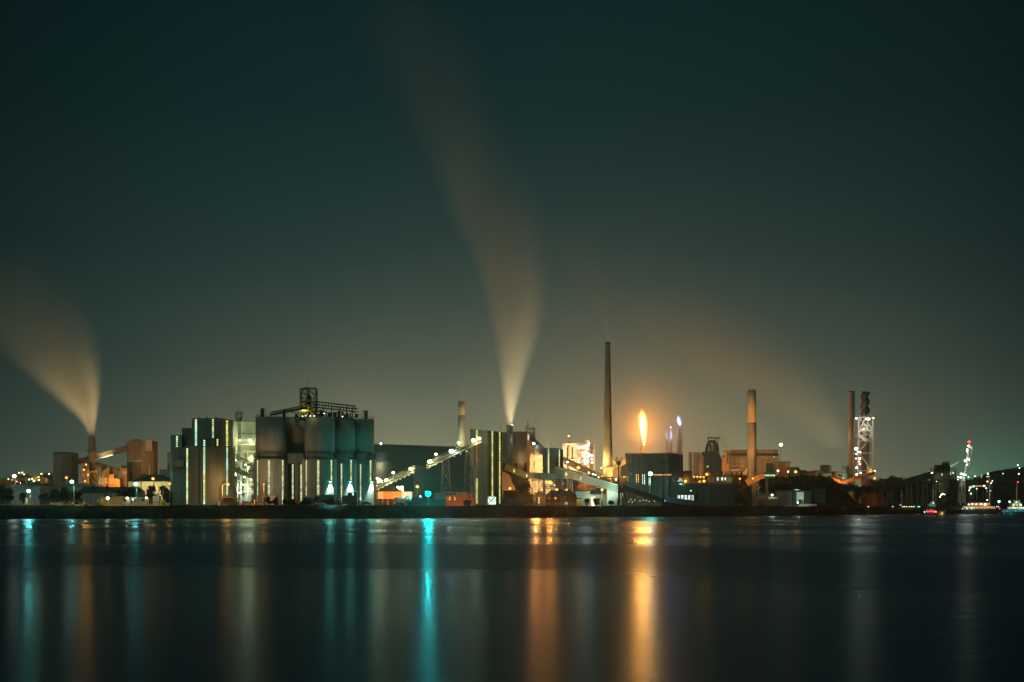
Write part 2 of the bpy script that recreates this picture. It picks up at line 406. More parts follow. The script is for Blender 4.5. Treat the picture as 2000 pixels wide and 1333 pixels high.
# ---- trees
def tree(name, label, px, base_py, top_py, wpx, D, group=None, seed=1, leaves=1500, kind='round', trunk=.25):
    rn = random.Random(seed); x = X(px,D); zb = GZ-.2 if base_py is None else Z(base_py,D); zt = Z(top_py,D); H = zt-zb; rw = wpx/2*D/F
    t = thing(name, label, 'tree' if 'tree' in name or 'palm' in name else 'bush', (x,D,zb), group)
    w = MB(); w.tube((x,D,zb),(x+rn.uniform(-.3,.3),D,zb+H*.6), H*.035+.12, H*.018+.06, 7)
    clumps = []
    nb = 16 if kind != 'palm' else 0
    for i in range(nb):
        a = rn.uniform(0,6.28); q = rn.uniform(.25,1); zz = zb+H*rn.uniform(trunk,.84)
        f = math.sqrt(max(.1, 1-((zz-zb)/H-.5)**2*2.2)); c = Vector((x+math.cos(a)*rw*q*.72*f, D+math.sin(a)*rw*q*.72*f, zz))
        clumps.append((c, max(rw,H*.4)*rn.uniform(.32,.46))); w.tube((x,D,zb+H*.3), c, H*.014+.04, .05, 5)
    w.build('trunk', MBARK, t)
    w = MB()
    if kind == 'palm':
        top = Vector((x,D,zb+H*.62))
        for i in range(14):
            a = i/14*6.28+rn.uniform(-.2,.2); up = rn.uniform(.1,.9); pr = top; L = rw*rn.uniform(.8,1.1)
            for k in range(1,6):
                f = k/5; c = top+Vector((math.cos(a)*L*f, math.sin(a)*L*f, H*.38*up*f*2-H*.5*f*f))
                d = (c-pr); sidev = Vector((-math.sin(a),math.cos(a),0))*(.35*(1-f*.6))
                w.add([pr-sidev,pr+sidev,c+sidev*.8-Vector((0,0,.3)),c-sidev*.8-Vector((0,0,.3))],[(0,1,2,3)]); pr = c
    else:
        for i in range(leaves):
            c, r = clumps[rn.randrange(len(clumps))]
            v = Vector((rn.gauss(0,1),rn.gauss(0,1),rn.gauss(0,.8))); v = v.normalized()*r*rn.uniform(.35,1.12)
            p = c+v; s = rn.uniform(.28,.55)*max(1,rw/5)
            a = Vector((rn.uniform(-1,1),rn.uniform(-1,1),rn.uniform(-1,1))).normalized(); b_ = a.cross(Vector((rn.uniform(-1,1),rn.uniform(-1,1),1))).normalized()
            w.add([p-a*s, p+b_*s*.6, p+a*s, p-b_*s*.6],[(0,1,2,3)])
    w.build('crown', MLEAF, t)
    return t
# ================================================================== A. far plant on the left
D = 1000
t = thing('chimney', 'short dark chimney on a steel frame, cream smoke pouring out', 'chimney', (X(179.5,D),D,GZ))
MB().lathe(X(179.5,D),D,[(Z(948,D),2.0),(Z(853,D),1.95)],24).lathe(X(179.5,D),D,[(Z(855,D),2.15),(Z(852.5,D),2.15)],24).build('shaft', MCHIM, t)
for yy, rr_ in ((881,3.1),(908,3.3)):
    w = MB().lathe(X(179.5,D),D,[(Z(yy+1,D),rr_+.1),(Z(yy,D),rr_+.1)],16,False); railing(w, [(X(179.5,D)+math.cos(a*.785)*rr_, D+math.sin(a*.785)*rr_, Z(yy,D)) for a in range(9)], 1.1, 2); w.build('platform', MSTEEL, t)
w = MB(); lattice(w, sq(170,200,None,D-4,9), sq(172,196,912,D-4,9), 4, .5, .35, 2)
w.bar(P(200,948,D-4),P(176,924,D-4),.45).bar(P(204,922,D-4),P(190,945,D-4),.45); w.build('steel_frame', MSTEEL, t)
MB().box(X(173,D),X(196,D),D-6,D-4.4,Z(924,D),Z(920,D)).build('duct', MYEL, t)

t = thing('silo_block', 'tall weathered grey bin house left of the smoking chimney', 'bin house', (X(120,D),1020,GZ))
w = MB(); w.prism(foot((104,1022),(138,1015),(140,1035),(106,1042)), GZ-.3, Z(885.5,1020)); w.build('wall', MTAN, t)
w = MB(); w.prism(foot((138.3,1014),(153,1018),(153,1034),(140.3,1034)), GZ-.3, Z(884.5,1018)); w.box(X(140,1016),X(152,1016),1012.5,1016,Z(891,1016),Z(889,1016)).build('side_wall', MTAN, t)
w = MB()
for i in range(9): w.bar((X(105.5+i*3.9,1012),1021-i*.85,GZ),(X(105.5+i*3.9,1012),1021-i*.85,Z(890,1012)),.5)
w.build('wall_ribs', MSHEET, t)
MB().prism(foot((103.5,1021),(138.6,1014),(140.5,1036),(105.5,1043)), Z(885.4,1020), Z(883.8,1020)).build('roof', MROOF, t)

def gallery(name, label, a, b, hw, hh, mat, roofmat, cat='conveyor', windows=(), legs=(), group=None, wm=None, hip=.5):
    """closed conveyor gallery from a to b (world points): walls, ridged roof, windows, trestles"""
    a = Vector(a); b = Vector(b); t = thing(name, label, cat, a, group)
    MB().bar(a, b, hw, hh).build('gallery_wall', mat, t)
    d = (b-a).normalized(); s = d.cross(Vector((0,0,1))).normalized(); up = s.cross(d).normalized(); v = []
    for c in (a-d*.2, b+d*.2):
        for i, j in ((-.56,0),(.56,0),(.56,.08),(0,.08+hip/hh*.5),(-.56,.08)): v.append(c+s*(i*hw)+up*((.5+j)*hh+.004))
    MB().add(v, [(0,1,2,3,4),(9,8,7,6,5)]+[(i,5+i,5+(i+1)%5,(i+1)%5) for i in range(5)]).build('roof', roofmat, t)
    sd = -1 if s.y > 0 else 1
    for f, wd, mt in windows:
        c = a.lerp(b, f)+s*sd*(hw/2+.06); o = MB().bar(c-d*wd/2, c+d*wd/2, .12, hh*.45).build('window', mt, t)
        w = MB()
        for q in (-.5,0,.5): w.bar(c+d*wd*q-up*hh*.24, c+d*wd*q+up*hh*.24, .16)
        w.build('window_frame', MBLACK, o)
    for f, wb, wt in legs:
        c = a.lerp(b, f)-up*hh*.5; z0 = GZ-.2
        if c.z-z0 < 1.5: continue
        w = MB(); lattice(w, [(c.x-wb/2,c.y-wb*.4,z0),(c.x+wb/2,c.y-wb*.4,z0),(c.x+wb/2,c.y+wb*.4,z0),(c.x-wb/2,c.y+wb*.4,z0)],
            [(c.x-wt/2,c.y-hw*.4,c.z),(c.x+wt/2,c.y-hw*.4,c.z),(c.x+wt/2,c.y+hw*.4,c.z),(c.x-wt/2,c.y+hw*.4,c.z)], max(1,int((c.z-z0)/6)), .4, .28)
        w.build('trestle', MSTEEL, t)
    return t
gallery('conveyor_gallery', 'tan conveyor gallery climbing behind the smoking chimney to the tall tower', P(146,905,1024), P(250,876,1024), 3.2, 2.6, MTAN, MROOF, legs=((.18,4,2),))
gallery('conveyor_gallery', 'lower tan conveyor gallery sloping down from the chimney frame', P(189,907,1005), P(236,924,1005), 2.6, 1.9, MTAN, MROOF)
D = 1015
t = thing('process_tower', 'tall tan transfer tower with a pale band, right of the smoking chimney', 'tower', (X(275,D),D,GZ))
A_, B_, C_ = foot((248,D+4),(277,D-2),(301,D+3)); 
w = MB(); w.prism([A_,B_,(B_[0]+2,D+16),(A_[0]+2,D+20)], GZ-.3, Z(861,D)); w.prism(foot((257,D+4),(276.6,D),(277,D+12),(258,D+12)), Z(861,D), Z(858.5,D)); w.build('wall', MTAN, t)
MB().prism([(B_[0]+.02,B_[1]-.01),C_,(C_[0]-.5,D+16),(B_[0]+2.05,D+16)], Z(926,D), Z(861.5,D)).build('side_wall', MCREAM, t)
MB().prism([(B_[0]+.02,B_[1]+.8),(C_[0],C_[1]+.8),(C_[0]-.5,D+16),(B_[0]+2.05,D+16)], GZ-.3, Z(926.2,D)).build('base_wall', MTAN, t)
for (p_,q_,u_,v_) in ((A_,B_,903,898.5),(B_,C_,891.5,890)): panel(MB(),p_,q_,Z(u_,D),Z(v_,D),.25,.4).build('pale_band', MPALE, t)
w = MB(); w.box(X(286.5,D),X(299.5,D),D-3.5,D+.5,Z(881.5,D),Z(860.8,D)); o = w.build('lift_housing', MCREAM, t)
for q in (289.5,294.5): MB().box(X(q,D),X(q+2,D),D-3.6,D-3.45,Z(879,D),Z(877,D)).build('vent', MBLACK, o)
w = MB(); w.tube(P(292.5,936,D-6),P(292.5,909,D-6),.55); w.build('vent_pipe', MPALE, t)
t = thing('transfer_house', 'small amber lit transfer house beside the tall tan tower', 'transfer house', (X(241,D),D,GZ))
w = MB(); box_px(w,234,248,914,None,1002,9); w.build('wall', MTAN, t)
w = MB(); w.slab([(X(233,D),Z(914,D)),(X(249,D),Z(914,D)),(X(247,D),Z(910.5,D)),(X(236,D),Z(910.5,D))], 1000, 1013); w.build('roof', MROOF, t)
for q in (240,243.5): window(t, (X(234,1002),1002),(X(248,1002),1002), q,q+1.6,921,926, GWIN, 2, 1, mull=.1)
# amber lit process structure at the foot of the chimney
t = thing('process_plant', 'amber floodlit tangle of pipes and decks at the foot of the smoking chimney', 'process plant', (X(163,992),992,GZ))
w = MB(); lattice(w, sq(157,174,None,988,9), sq(161,173,905,988,9), 6, .4, .3, 2); w.build('steel_frame', MSTEEL, t)
w = MB()
for q in (940,930,920,912): w.box(X(158,988),X(174,988),988,997,Z(q,988)-.15,Z(q,988)+.15); railing(w,[P(158,q,988),P(174,q,988)],1.1,2)
w.build('deck', MSTEEL, t)
w = MB(); rn = random.Random(5)
for i in range(9):
    q = rn.uniform(160,172); w.tube(P(q,rn.uniform(935,945),991),P(q+rn.uniform(-1,1),rn.uniform(908,922),991),rn.uniform(.25,.7),None,8)
w.lathe(X(166,992),992,[(Z(946,992),1.6),(Z(925,992),1.6),(Z(921,992),.5)],16); w.build('pipework', MCREAM, t)
for (px,py,pw) in ((166.5,940,5600),(164,918,3500),(172,928,3000),(168,908,2200)): lamp_parts(t, P(px,py,985), SOD, pw, .5, 30)
t = thing('process_shed', 'amber lit shed with pipe racks right of the chimney frame', 'shed', (X(212,995),995,GZ))
w = MB(); box_px(w,201,213,920,None,996,10); w.slab([(X(201,996),Z(920,996)),(X(213,996),Z(912,996)),(X(213,996),Z(920,996)),(X(212.9,996),Z(920.01,996))],996.2,1005.8); w.build('wall', MTAN, t)
w = MB(); box_px(w,213.2,222,927,None,994,10); box_px(w,222.3,234,936,None,992,10); w.build('annex_wall', MORNG, t)
w = MB(); [w.bar(P(q,948,986),P(q,yy,986),.3) for q,yy in ((195,926),(200,921),(206,932),(214,930),(222,934),(228,936))]; [w.bar(P(194,q,986),P(228,q,986),.25) for q in (936,943)]; w.build('pipe_rack', MSTEEL, t)
for (px,py,pw) in ((228,940,1800),(206,940,1500),(190,943,1500)): light(t, P(px,py,982), SOD, pw, .5)
light(t, P(232,938,975), (1,.5,.16), 16000, 1, spot=100, aim=P(262,925,1010))
light(t, P(150,942,960), (1,.58,.24), 9000, 1, spot=120, aim=P(165,870,1012))
# low lit buildings at the far left
def shed(name, label, x0, x1, yeave, yridge, D, dep, wall, roof, cat='shed', base=None, ridge='x', group=None, wins=(), xr=None, hipx=0):
    """gabled shed. ridge 'x': ridge runs across the view; 'y': gable towards the viewer. hipx: hip length in px"""
    zb = GZ-.3 if base is None else Z(base,D); ze, zr = Z(yeave,D), Z(yridge,D); a, b = X(x0,D), X(x1,D)
    t = thing(name, label, cat, ((a+b)/2, D, GZ), group)
    if ridge == 'x':
        MB().box(a,b,D,D+dep,zb,ze).build('wall', wall, t)
        h = hipx*D/F; e = .5
        v = [(a-e,D-e,ze),(b+e,D-e,ze),(b+e,D+dep+e,ze),(a-e,D+dep+e,ze),(a-e+h,D+dep/2,zr),(b+e-h,D+dep/2,zr),
             (a-e,D-e,ze+.02),(b+e,D-e,ze+.02)]
        MB().add([(x,y,z+.01) for x,y,z in v[:6]], [(0,1,5,4),(2,3,4,5),(3,0,4),(1,2,5),(3,2,1,0)]).build('roof', roof, t)
    else:
        xm = (a+b)/2 if xr is None else X(xr,D)
        MB().slab([(a,zb),(b,zb),(b,ze),(xm,zr),(a,ze)], D, D+dep).build('wall', wall, t)
        e = .5; th = .25
        v = []
        for y in (D-e, D+dep+e):
            v += [(a-e,y,ze-.1),(xm,y,zr+.05),(b+e,y,ze-.1),(b+e,y,ze+th-.1),(xm,y,zr+.05+th),(a-e,y,ze+th-.1)]
        MB().add(v, [(0,1,4,5),(1,2,3,4),(11,10,7,6),(10,9,8,7)]+[(i,6+i,6+(i+1)%6,(i+1)%6) for i in range(6)]).build('roof', roof, t)
    if (x1-x0) > 30 and ridge == 'x':
        for f_ in (.2,.45,.75):
            xv = a+(b-a)*f_; MB().lathe(xv, D+dep*.3, [(ze,.45),(ze+(zr-ze)*.6+1.3,.45),(ze+(zr-ze)*.6+1.35,.7),(ze+(zr-ze)*.6+1.7,.15)], 10).build('roof_vent', MSTEEL, t)
    for (p0,p1,q0,q1,mt,r_,c_) in wins: window(t,(a,D),(b,D),p0,p1,q0,q1,mt,r_,c_,mull=.12)
    return t
shed('mill_building', 'brown mill building with rooftop plant left of the weathered bin house', 80,103,929,923,1060,20,MTAN,MROOF,'mill',hipx=3,wins=((88,94,934,943,GDIM,2,2),))
shed('roof_shed', 'terracotta lit pitched roof at the far left edge', -6,22,941,931,930,24,MBRICK,MORNG,'shed',hipx=9)
shed('roof_shed', 'terracotta lit hipped roof behind the white star lamp at the left', 24,56,939,927.5,960,24,MBRICK,MORNG,'shed',hipx=12)
t = thing('loading_station', 'yellow lit loading station with slanting chutes at the left', 'loading station', (X(66,930),930,GZ))
w = MB(); box_px(w,53,80,934,None,934,8); w.build('wall', MCREAM, t)
w = MB(); w.bar(P(64,941,926),P(78,932,926),1.6,1.6).bar(P(62,935,926),P(70,931,926),1.2,1.2); w.build('chute', MYEL, t)
w = MB(); lattice(w, sq(52,80,None,927,5), sq(52,80,931,927,5), 2, .35, .25, 2); w.build('steel_frame', MSTEEL, t)
for (px,py,pw,cc) in ((57,937,1600,YEL),(66,940,2200,YEL),(76,938,1800,YEL)): lamp_parts(t,P(px,py,923),cc,pw,.4,25)
t = thing('flood_gantry', 'low row of assorted lamps above the far left roofs', 'lamp row', (X(40,905),905,GZ)); w = MB(); w.bar(P(34,933,906),P(52,936,906),.2); [w.bar((X(q,906),906,GZ),P(q,934,906),.2) for q in (36,50)]; w.build('gantry', MSTEEL, t)
sparks(t, [(37.5,924,905,YEL),(43.5,923.5,905,(.6,1,.5)),(16.5,936,905,GRN),(24,937.5,905,SOD),(47,927,905,WARM),(41,944,905,WHT),(63,936,905,WHT),(81,926,905,WARM),(33,941,905,(1,.4,.3)),(96,926,905,WARM)], .4, 18, 120)
# sheds between road and plant
D = 800
t = shed('warehouse', 'white walled warehouse behind the lower left star lamp', 22,78,949,944,D,26,MWHITE,MROOF,'warehouse',hipx=0)
shed('warehouse', 'pale gabled warehouse with a low roof peak behind the tall teal lamp', 78,176,957,945.5,830,40,MPALE,MPALE,'warehouse',ridge='y',xr=142)
shed('warehouse', 'long dark low warehouse under the amber process plant', 152,262,962,951,812,24,MPALE,MDARK,'warehouse',hipx=2)
shed('warehouse', 'low beige warehouse behind the fence left of the yellow huts', 98,138,974,966,770,12,MCREAM,MROOF,'warehouse')
shed('hip_roof_hall', 'dark hipped roof hall with pale yellow walls near the orange lamp', 250,333,941,926.5,880,34,MCREAM,MGREEN,'hall',hipx=32)
light(None, P(285,958,868), YEL, 4500, 1.5)  # unseen fill light on the hall walls
t = thing('rooftop_plant', 'white boxed plant room with twin cream flues left of the stepped tower', 'plant room', (X(321,900),900,GZ))
w = MB(); box_px(w,311,334,918,None,900,8); w.build('wall', MPALE, t)
w = MB(); box_px(w,311,334,917,919.5,899,.9); w.build('parapet', MCREAM, t)
for q in (327.6,331): MB().tube(P(q,918,903),P(q,884,903),.42).build('flue', MCREAM, t)
shed('hut', 'orange lit long hut with a bright lamp beside the yellow fence end', 197,238,973,969.5,752,5,MORNG,MORNG,'hut')
shed('hut', 'small white hut with dark window right of the long orange hut', 238,256,973,971,750,5,MCREAM,MROOF,'hut',wins=((241,245,975,979,MGLASSD,1,2),(250,254,975,979,GWIN,1,2)))
shed('hut', 'small cream hut with two square windows beside the grey cabinet', 262,291,974,972,751,5,MCREAM,MROOF,'hut',wins=((266,271,975,979,GDIM,1,2),(277,282,975,979,MGLASSD,1,2)))
t = thing('switch_cabinet', 'large grey green cabinet with three square vents on the quay road', 'cabinet', (X(305,748),748,GZ))
w = MB(); box_px(w,298,311,969,985,748,4); w.build('body', MPALE, t)
for q in (299.5,303.4,307.3): MB().box(X(q,748),X(q+2.2,748),747.9,748.05,Z(983,748),Z(980.5,748)).build('vent', MBLACK, t)
t = thing('pump_skid', 'yellow pipework skid beside the stepped tower foot', 'pipe skid', (X(318,748),748,GZ))
w = MB(); [w.bar(P(q,985,748),P(q,974+(q%3),748),.4) for q in (314,317,320,323)]; w.bar(P(313,978,748),P(324,978,748),.4); w.tube(P(313,982,748),P(324,982,748),.6); w.build('pipework', MYEL, t)
# fence, bollards, posts on the road
t = thing('fence', 'long wire fence with slim posts along the road at the left', 'fence', (X(95,738),738,GZ))
for i in range(21):
    q = 1+i*9.6; MB().tube((X(q,738),738,GZ-.2),(X(q,738),738,Z(976.5,738)),.11,None,6).build('post', MPOLE, t)
w = MB()
for zz in (976.8,980.5,984.5): w.bar(P(-30,zz,738.3),P(196,zz,738.3),.07)
for i in range(90): q = -30+i*2.5; w.bar(P(q,976.8,738.4),P(q,985.5,738.4),.025)
w.build('wire_mesh', MPOLE, t)
t = thing('kerb_wall', 'low ochre kerb wall along the quay edge at the left', 'low wall', (X(150,737),737,GZ))
w = MB(); rn = random.Random(9); q = -60
while q < 332:
    L = rn.uniform(8,26); w.box(X(q,737),X(q+L-.8,737),736.2,737,GZ-.3,Z(985.6+rn.uniform(-.3,.5),737)); q += L
w.build('wall_blocks', MCREAM, t)
for i,(q,lb) in enumerate(((143,'yellow bollard at the foot of the tall teal lamp pole'),(166,'yellow bollard alone on the kerb between lamp pole and fence end'),(194,'tall yellow marker post at the end of the fence'))):
    h = (982,982,976)[i]; wd = (.7,.7,1)[i]
    t = thing('bollard', lb, 'bollard', (X(q,736),736,GZ)); MB().lathe(X(q,736),736,[(GZ-.2,wd),(Z(h,736),wd),(Z(h-.7,736),wd*.6)],12).build('post', MYEL, t)
t = thing('signal_post', 'short twin post with a small light on the fence line', 'signal post', (X(51,736),736,GZ))
MB().bar(P(50,986,736),P(50,974,736),.3).bar(P(53,986,736),P(53,974,736),.3).bar(P(49.5,974,736),P(53.5,974,736),.6).build('post', MWHITE, t)
lamp_parts(t, P(52.5,978,735.4), YEL, 60, .18, 12, False)
# lamps of the left part
street_lamp(28,930.5,800,(1,.95,.7),1600,'bright white star lamp above the far left roofs','street lamp',r=.8,glass=60)
t = street_lamp(56,959.5,742,(.5,1,.85),2600,'bright white green star lamp before the white warehouse','street lamp',r=.75,glass=60,arm=1.5)
beam(t, P(56,959.5,740), (.1,1,.8), 7000); light(t, P(56,962,731), (1,.62,.2), 700, .4, spot=150, aim=P(60,992,737))  # added beam for the water streak, and a downward spot on the kerb
t = street_lamp(140.5,941.5,740,TEAL,2600,'teal white lamp on the tall bare pole behind the fence','street lamp',r=.75,glass=60,arm=2.5)
light(t, P(140,965,731), (1,.62,.2), 900, .4, spot=150, aim=P(145,992,737))  # added downward spot brightening the kerb wall
street_lamp(130,933.5,960,SOD,1800,'orange lamp in front of the weathered bin house','street lamp',r=.7,glass=30)
street_lamp(265.5,946,760,TEAL,2400,'teal lamp on a thin pole before the hipped roof hall','street lamp',r=.75,glass=60)
street_lamp(299,935.5,868,SOD,1700,'orange lamp before the dark hipped roof','street lamp',r=.7,glass=30)
street_lamp(331.5,945,760,SOD,700,'orange lamp close to the side of the stepped tower','street lamp',r=.5,glass=25)
street_lamp(210.5,973.5,748,YEL,500,'bright yellow lamp in front of the orange hut','street lamp',r=.65,glass=50)
light(None, P(215,972,731), (1,.72,.2), 500, .4, spot=150, aim=P(215,992,737)); light(None, P(285,972,731), (1,.72,.2), 500, .4, spot=150, aim=P(285,992,737))  # unseen downward spots added to brighten the kerb
street_lamp(248.5,973.5,746,YEL,900,'yellow lamp over the small white hut','street lamp',r=.5,glass=40)
street_lamp(286,973,746,YEL,700,'yellow lamp at the corner of the cream hut','street lamp',r=.45,glass=40)
street_lamp(259.5,976,748,(.8,.9,1),250,'small white lamp between the two huts','street lamp',r=.35,glass=20)
for q,h,D_,lb in ((276,928,800,'thin dark mast beside the teal lamp near the hipped roof hall'),(310,949,758,'pale pole under the hipped hall eaves'),(318.5,948,752,'pinkish pole right of the grey cabinet'),(237,933,790,'slim pale pole in front of the small transfer house'),(100,944,790,'slim pole before the gabled warehouse slope')):
    t = thing('mast', lb, 'pole', (X(q,D_),D_,GZ)); MB().tube((X(q,D_),D_,GZ-.2),P(q,h,D_),.26,.16,7).bar(P(q-1.2,h,D_),P(q+1.2,h,D_),.2).build('pole', MPOLE, t)
# trees at the left
for i,(px,ty,wd,D_,lb) in enumerate(((2,944,28,752,'broad dark tree at the left edge of the waterfront'),(14,952,22,756,'dark tree between the left edge and the white warehouse'),
    (45,963,14,750,'small dark tree left of the lower star lamp'),(86,962,24,752,'low dark tree before the pale warehouse slope'),(108,954,26,756,'dark bushy tree in the middle of the fence'),
    (127,951,24,758,'dark tree just left of the tall teal lamp pole'),(150,960,22,765,'dark tree just right of the tall teal lamp pole'),(236,950,30,800,'dark flat tree under the small transfer house'),
    (257,949,22,800,'dark tree left of the teal lamp near the hipped hall'),(297,946,30,790,'round dark tree under the orange lamp of the hipped hall'),(321,947,15,786,'narrow dark tree right of the round one'),(328,958,12,765,'small leafy tree at the stepped tower foot'))):
    tree('broadleaf_tree', lb, px, None, ty, wd, D_, 'dark trees behind the left fence', seed=20+i, leaves=1300)

# ================================================================== B. stepped tower
t = thing('stepped_tower', 'grey stepped mill tower with tall lit window strips', 'tower', (X(393,750),750,GZ))
def block(px0,px1,yt,D,dep,mat=MSHEET,nm='tower_block',yb=None,side=None):
    w = MB(); box_px(w,px0,px1,yt,yb,D,dep); return w.build(nm,mat,t)
Df = 748
block(333,355,850,766,20); block(355.02,374.5,836.5,768,20); 
wA = foot((374.6,764),(433.5,760)); cR = foot((454,770))[0]
MB().prism([wA[0],wA[1],cR,(cR[0],785),(wA[0][0],785)], GZ-.3, [Z(817.5,764),Z(817,760),Z(821,770),Z(821,770),Z(817.5,764)]).build('tower_block', MSHEET, t)
w = MB()
for q in (387,403,421): w.box(X(q,766),X(q+1.8,766),766,768,Z(817,765)-.2,Z(814.8,766))
w.build('roof_vent', MBLACK, t)
fA = foot((337,752),(361,749)); MB().prism([fA[0],fA[1],(fA[1][0],763),(fA[0][0],763)],GZ-.3,Z(874,750)).build('tower_block', MSHEET, t)
w = MB(); box_px(w,336,358.5,898.5,912,748.2,3); w.build('ledge', MSHEET, t)
gA = foot((361.02,748),(391.8,747)); MB().prism([gA[0],gA[1],(gA[1][0],760),(gA[0][0],760)],GZ-.3,Z(871,748)).build('tower_block', MSHEET, t)
hA = foot((391.82,746.5),(432,745.5)); hR = foot((454.3,752))[0]
MB().prism([hA[0],hA[1],hR,(hR[0],759.5),(hA[0][0],759.5)],GZ-.3,Z(872.5,746)).build('tower_block', MSHEET, t)
kA = foot((391.82,752),(413.5,752)); MB().prism([kA[0],kA[1],(kA[1][0],759.4),(kA[0][0],759.4)],Z(872.5,746)+.01,Z(857,752)).build('tower_block', MSHEET, t)
window(t, foot((333,766))[0], foot((355,766))[0], 343.5,348,851.5,874,GSTRIP,5)
window(t, wA[0], wA[1], 380.5,385.5,819,871,GSTRIP,14); window(t, wA[0], wA[1], 414,418.5,818.5,856,GSTRIP,10)
window(t, wA[1], cR, 441,445.3,821.5,872,GSTRY,14); window(t, hA[1], hR, 441.2,445.2,874,968,GSTRIP,26)
window(t, wA[0], wA[1], 423,427,857.5,871.5,GSTRY,4)
window(t, gA[0], gA[1], 363.5,368,875.5,985.5,GSTRIP,30); 
window(t, hA[0], hA[1], 396.6,401.4,873.5,985.5,GSTRIP,30); window(t, kA[0], kA[1], 396.6,401.4,859.5,872,GSTRIP,4)
t2 = thing('gate_house', 'orange lit flat roofed gatehouse with balcony at the tower foot', 'gatehouse', (X(448,741),741,GZ))
w = MB(); box_px(w,425,463,978,None,744,5); box_px(w,436,454,973,977.9,744,4.5); w.build('wall', MCREAM, t2)
w = MB(); w.box(X(434,743),X(464,743),742.2,749,Z(972.8,743),Z(971.8,743)); w.build('roof', MORNG, t2)
w = MB(); railing(w,[P(426,986,741),P(463,986,741)],1.6,1.5); railing(w,[P(426,981,742),P(463,981,742)],1.1,1.5); w.build('railing', MSTEEL, t2)
t = street_lamp(445.3,946.5,741,SOD,3200,'orange street lamp with curved arm before the stepped tower','street lamp',arm=-12,r=.6,glass=32)
light(t, P(440,948,738), (1,.5,.16), 7000, .5, spot=140, aim=P(405,950,748))  # extra spot hung at this lamp to warm the tower front
light(None, P(326,965,756), (.25,.95,.8), 5000, .6, spot=120, aim=P(338,900,760))  # unseen teal fill light for the left side of the tower

# ================================================================== C. plant between tower and silos
D = 800
t = thing('boiler_house', 'pale clad boiler house lit yellow green between tower and silos', 'boiler house', (X(480,D),D,GZ))
a_, b_, c_ = foot((452,D+6),(471,D),(505,D+4)); MB().prism([a_,b_,c_,(c_[0],D+22),(a_[0],D+22)],Z(905,D),[Z(823.5,D)]*5).build('wall', MPALE, t)
for (p_,q_,u_,v_) in ((b_,c_,848,846),(a_,b_,848,846),(b_,c_,824,822.8)): panel(MB(),p_,q_,Z(u_,D),Z(v_,D),.3,.4).build('trim_band', MSTEEL, t)
MB().lathe(X(466,805),806,[(Z(823.5,805),1.2),(Z(820,805),1.3),(Z(816,805),1.65),(Z(804.5,805),1.6)],20).build('roof_hopper', MSTEEL, t)
MB().tube(P(465,806,806),P(465,783,806),.08,None,5).build('aerial', MSTEEL, t)
w = MB(); lattice(w, sq(457,498,None,790,10), sq(457,498,905,790,10), 3, .55, .35, 2); 
for q in (471,484): w.bar(P(q,988,789.5),P(q,880,789.5),.55)
for yy in (902,883,947): w.bar(P(456,yy,789.3),P(499,yy,789.3),.4)
w.build('steel_frame', MSTEEL, t)
w = MB(); w.tube(P(457,946,795),P(468,946,795),2.0,None,16); w.lathe(X(485,797),797,[(Z(985,797),2.2),(Z(942,797),2.4),(Z(925,797),1.0)],16)
w.tube(P(458,963,788),P(472,963,788),.45); w.tube(P(458,963,788),P(458,985,788),.45); w.tube(P(463,968,787),P(463,985,787),.5); w.build('pipework', MPALE, t)
w = MB(); w.box(X(457,806),X(499,806),812,814,GZ,Z(905,806)); w.build('back_wall', MPALE, t)
w = MB(); w.lathe(X(490,793),794,[(Z(902,793),2.6),(Z(888,793),.5)],16); w.build('hopper_cone', MWHITE, t)
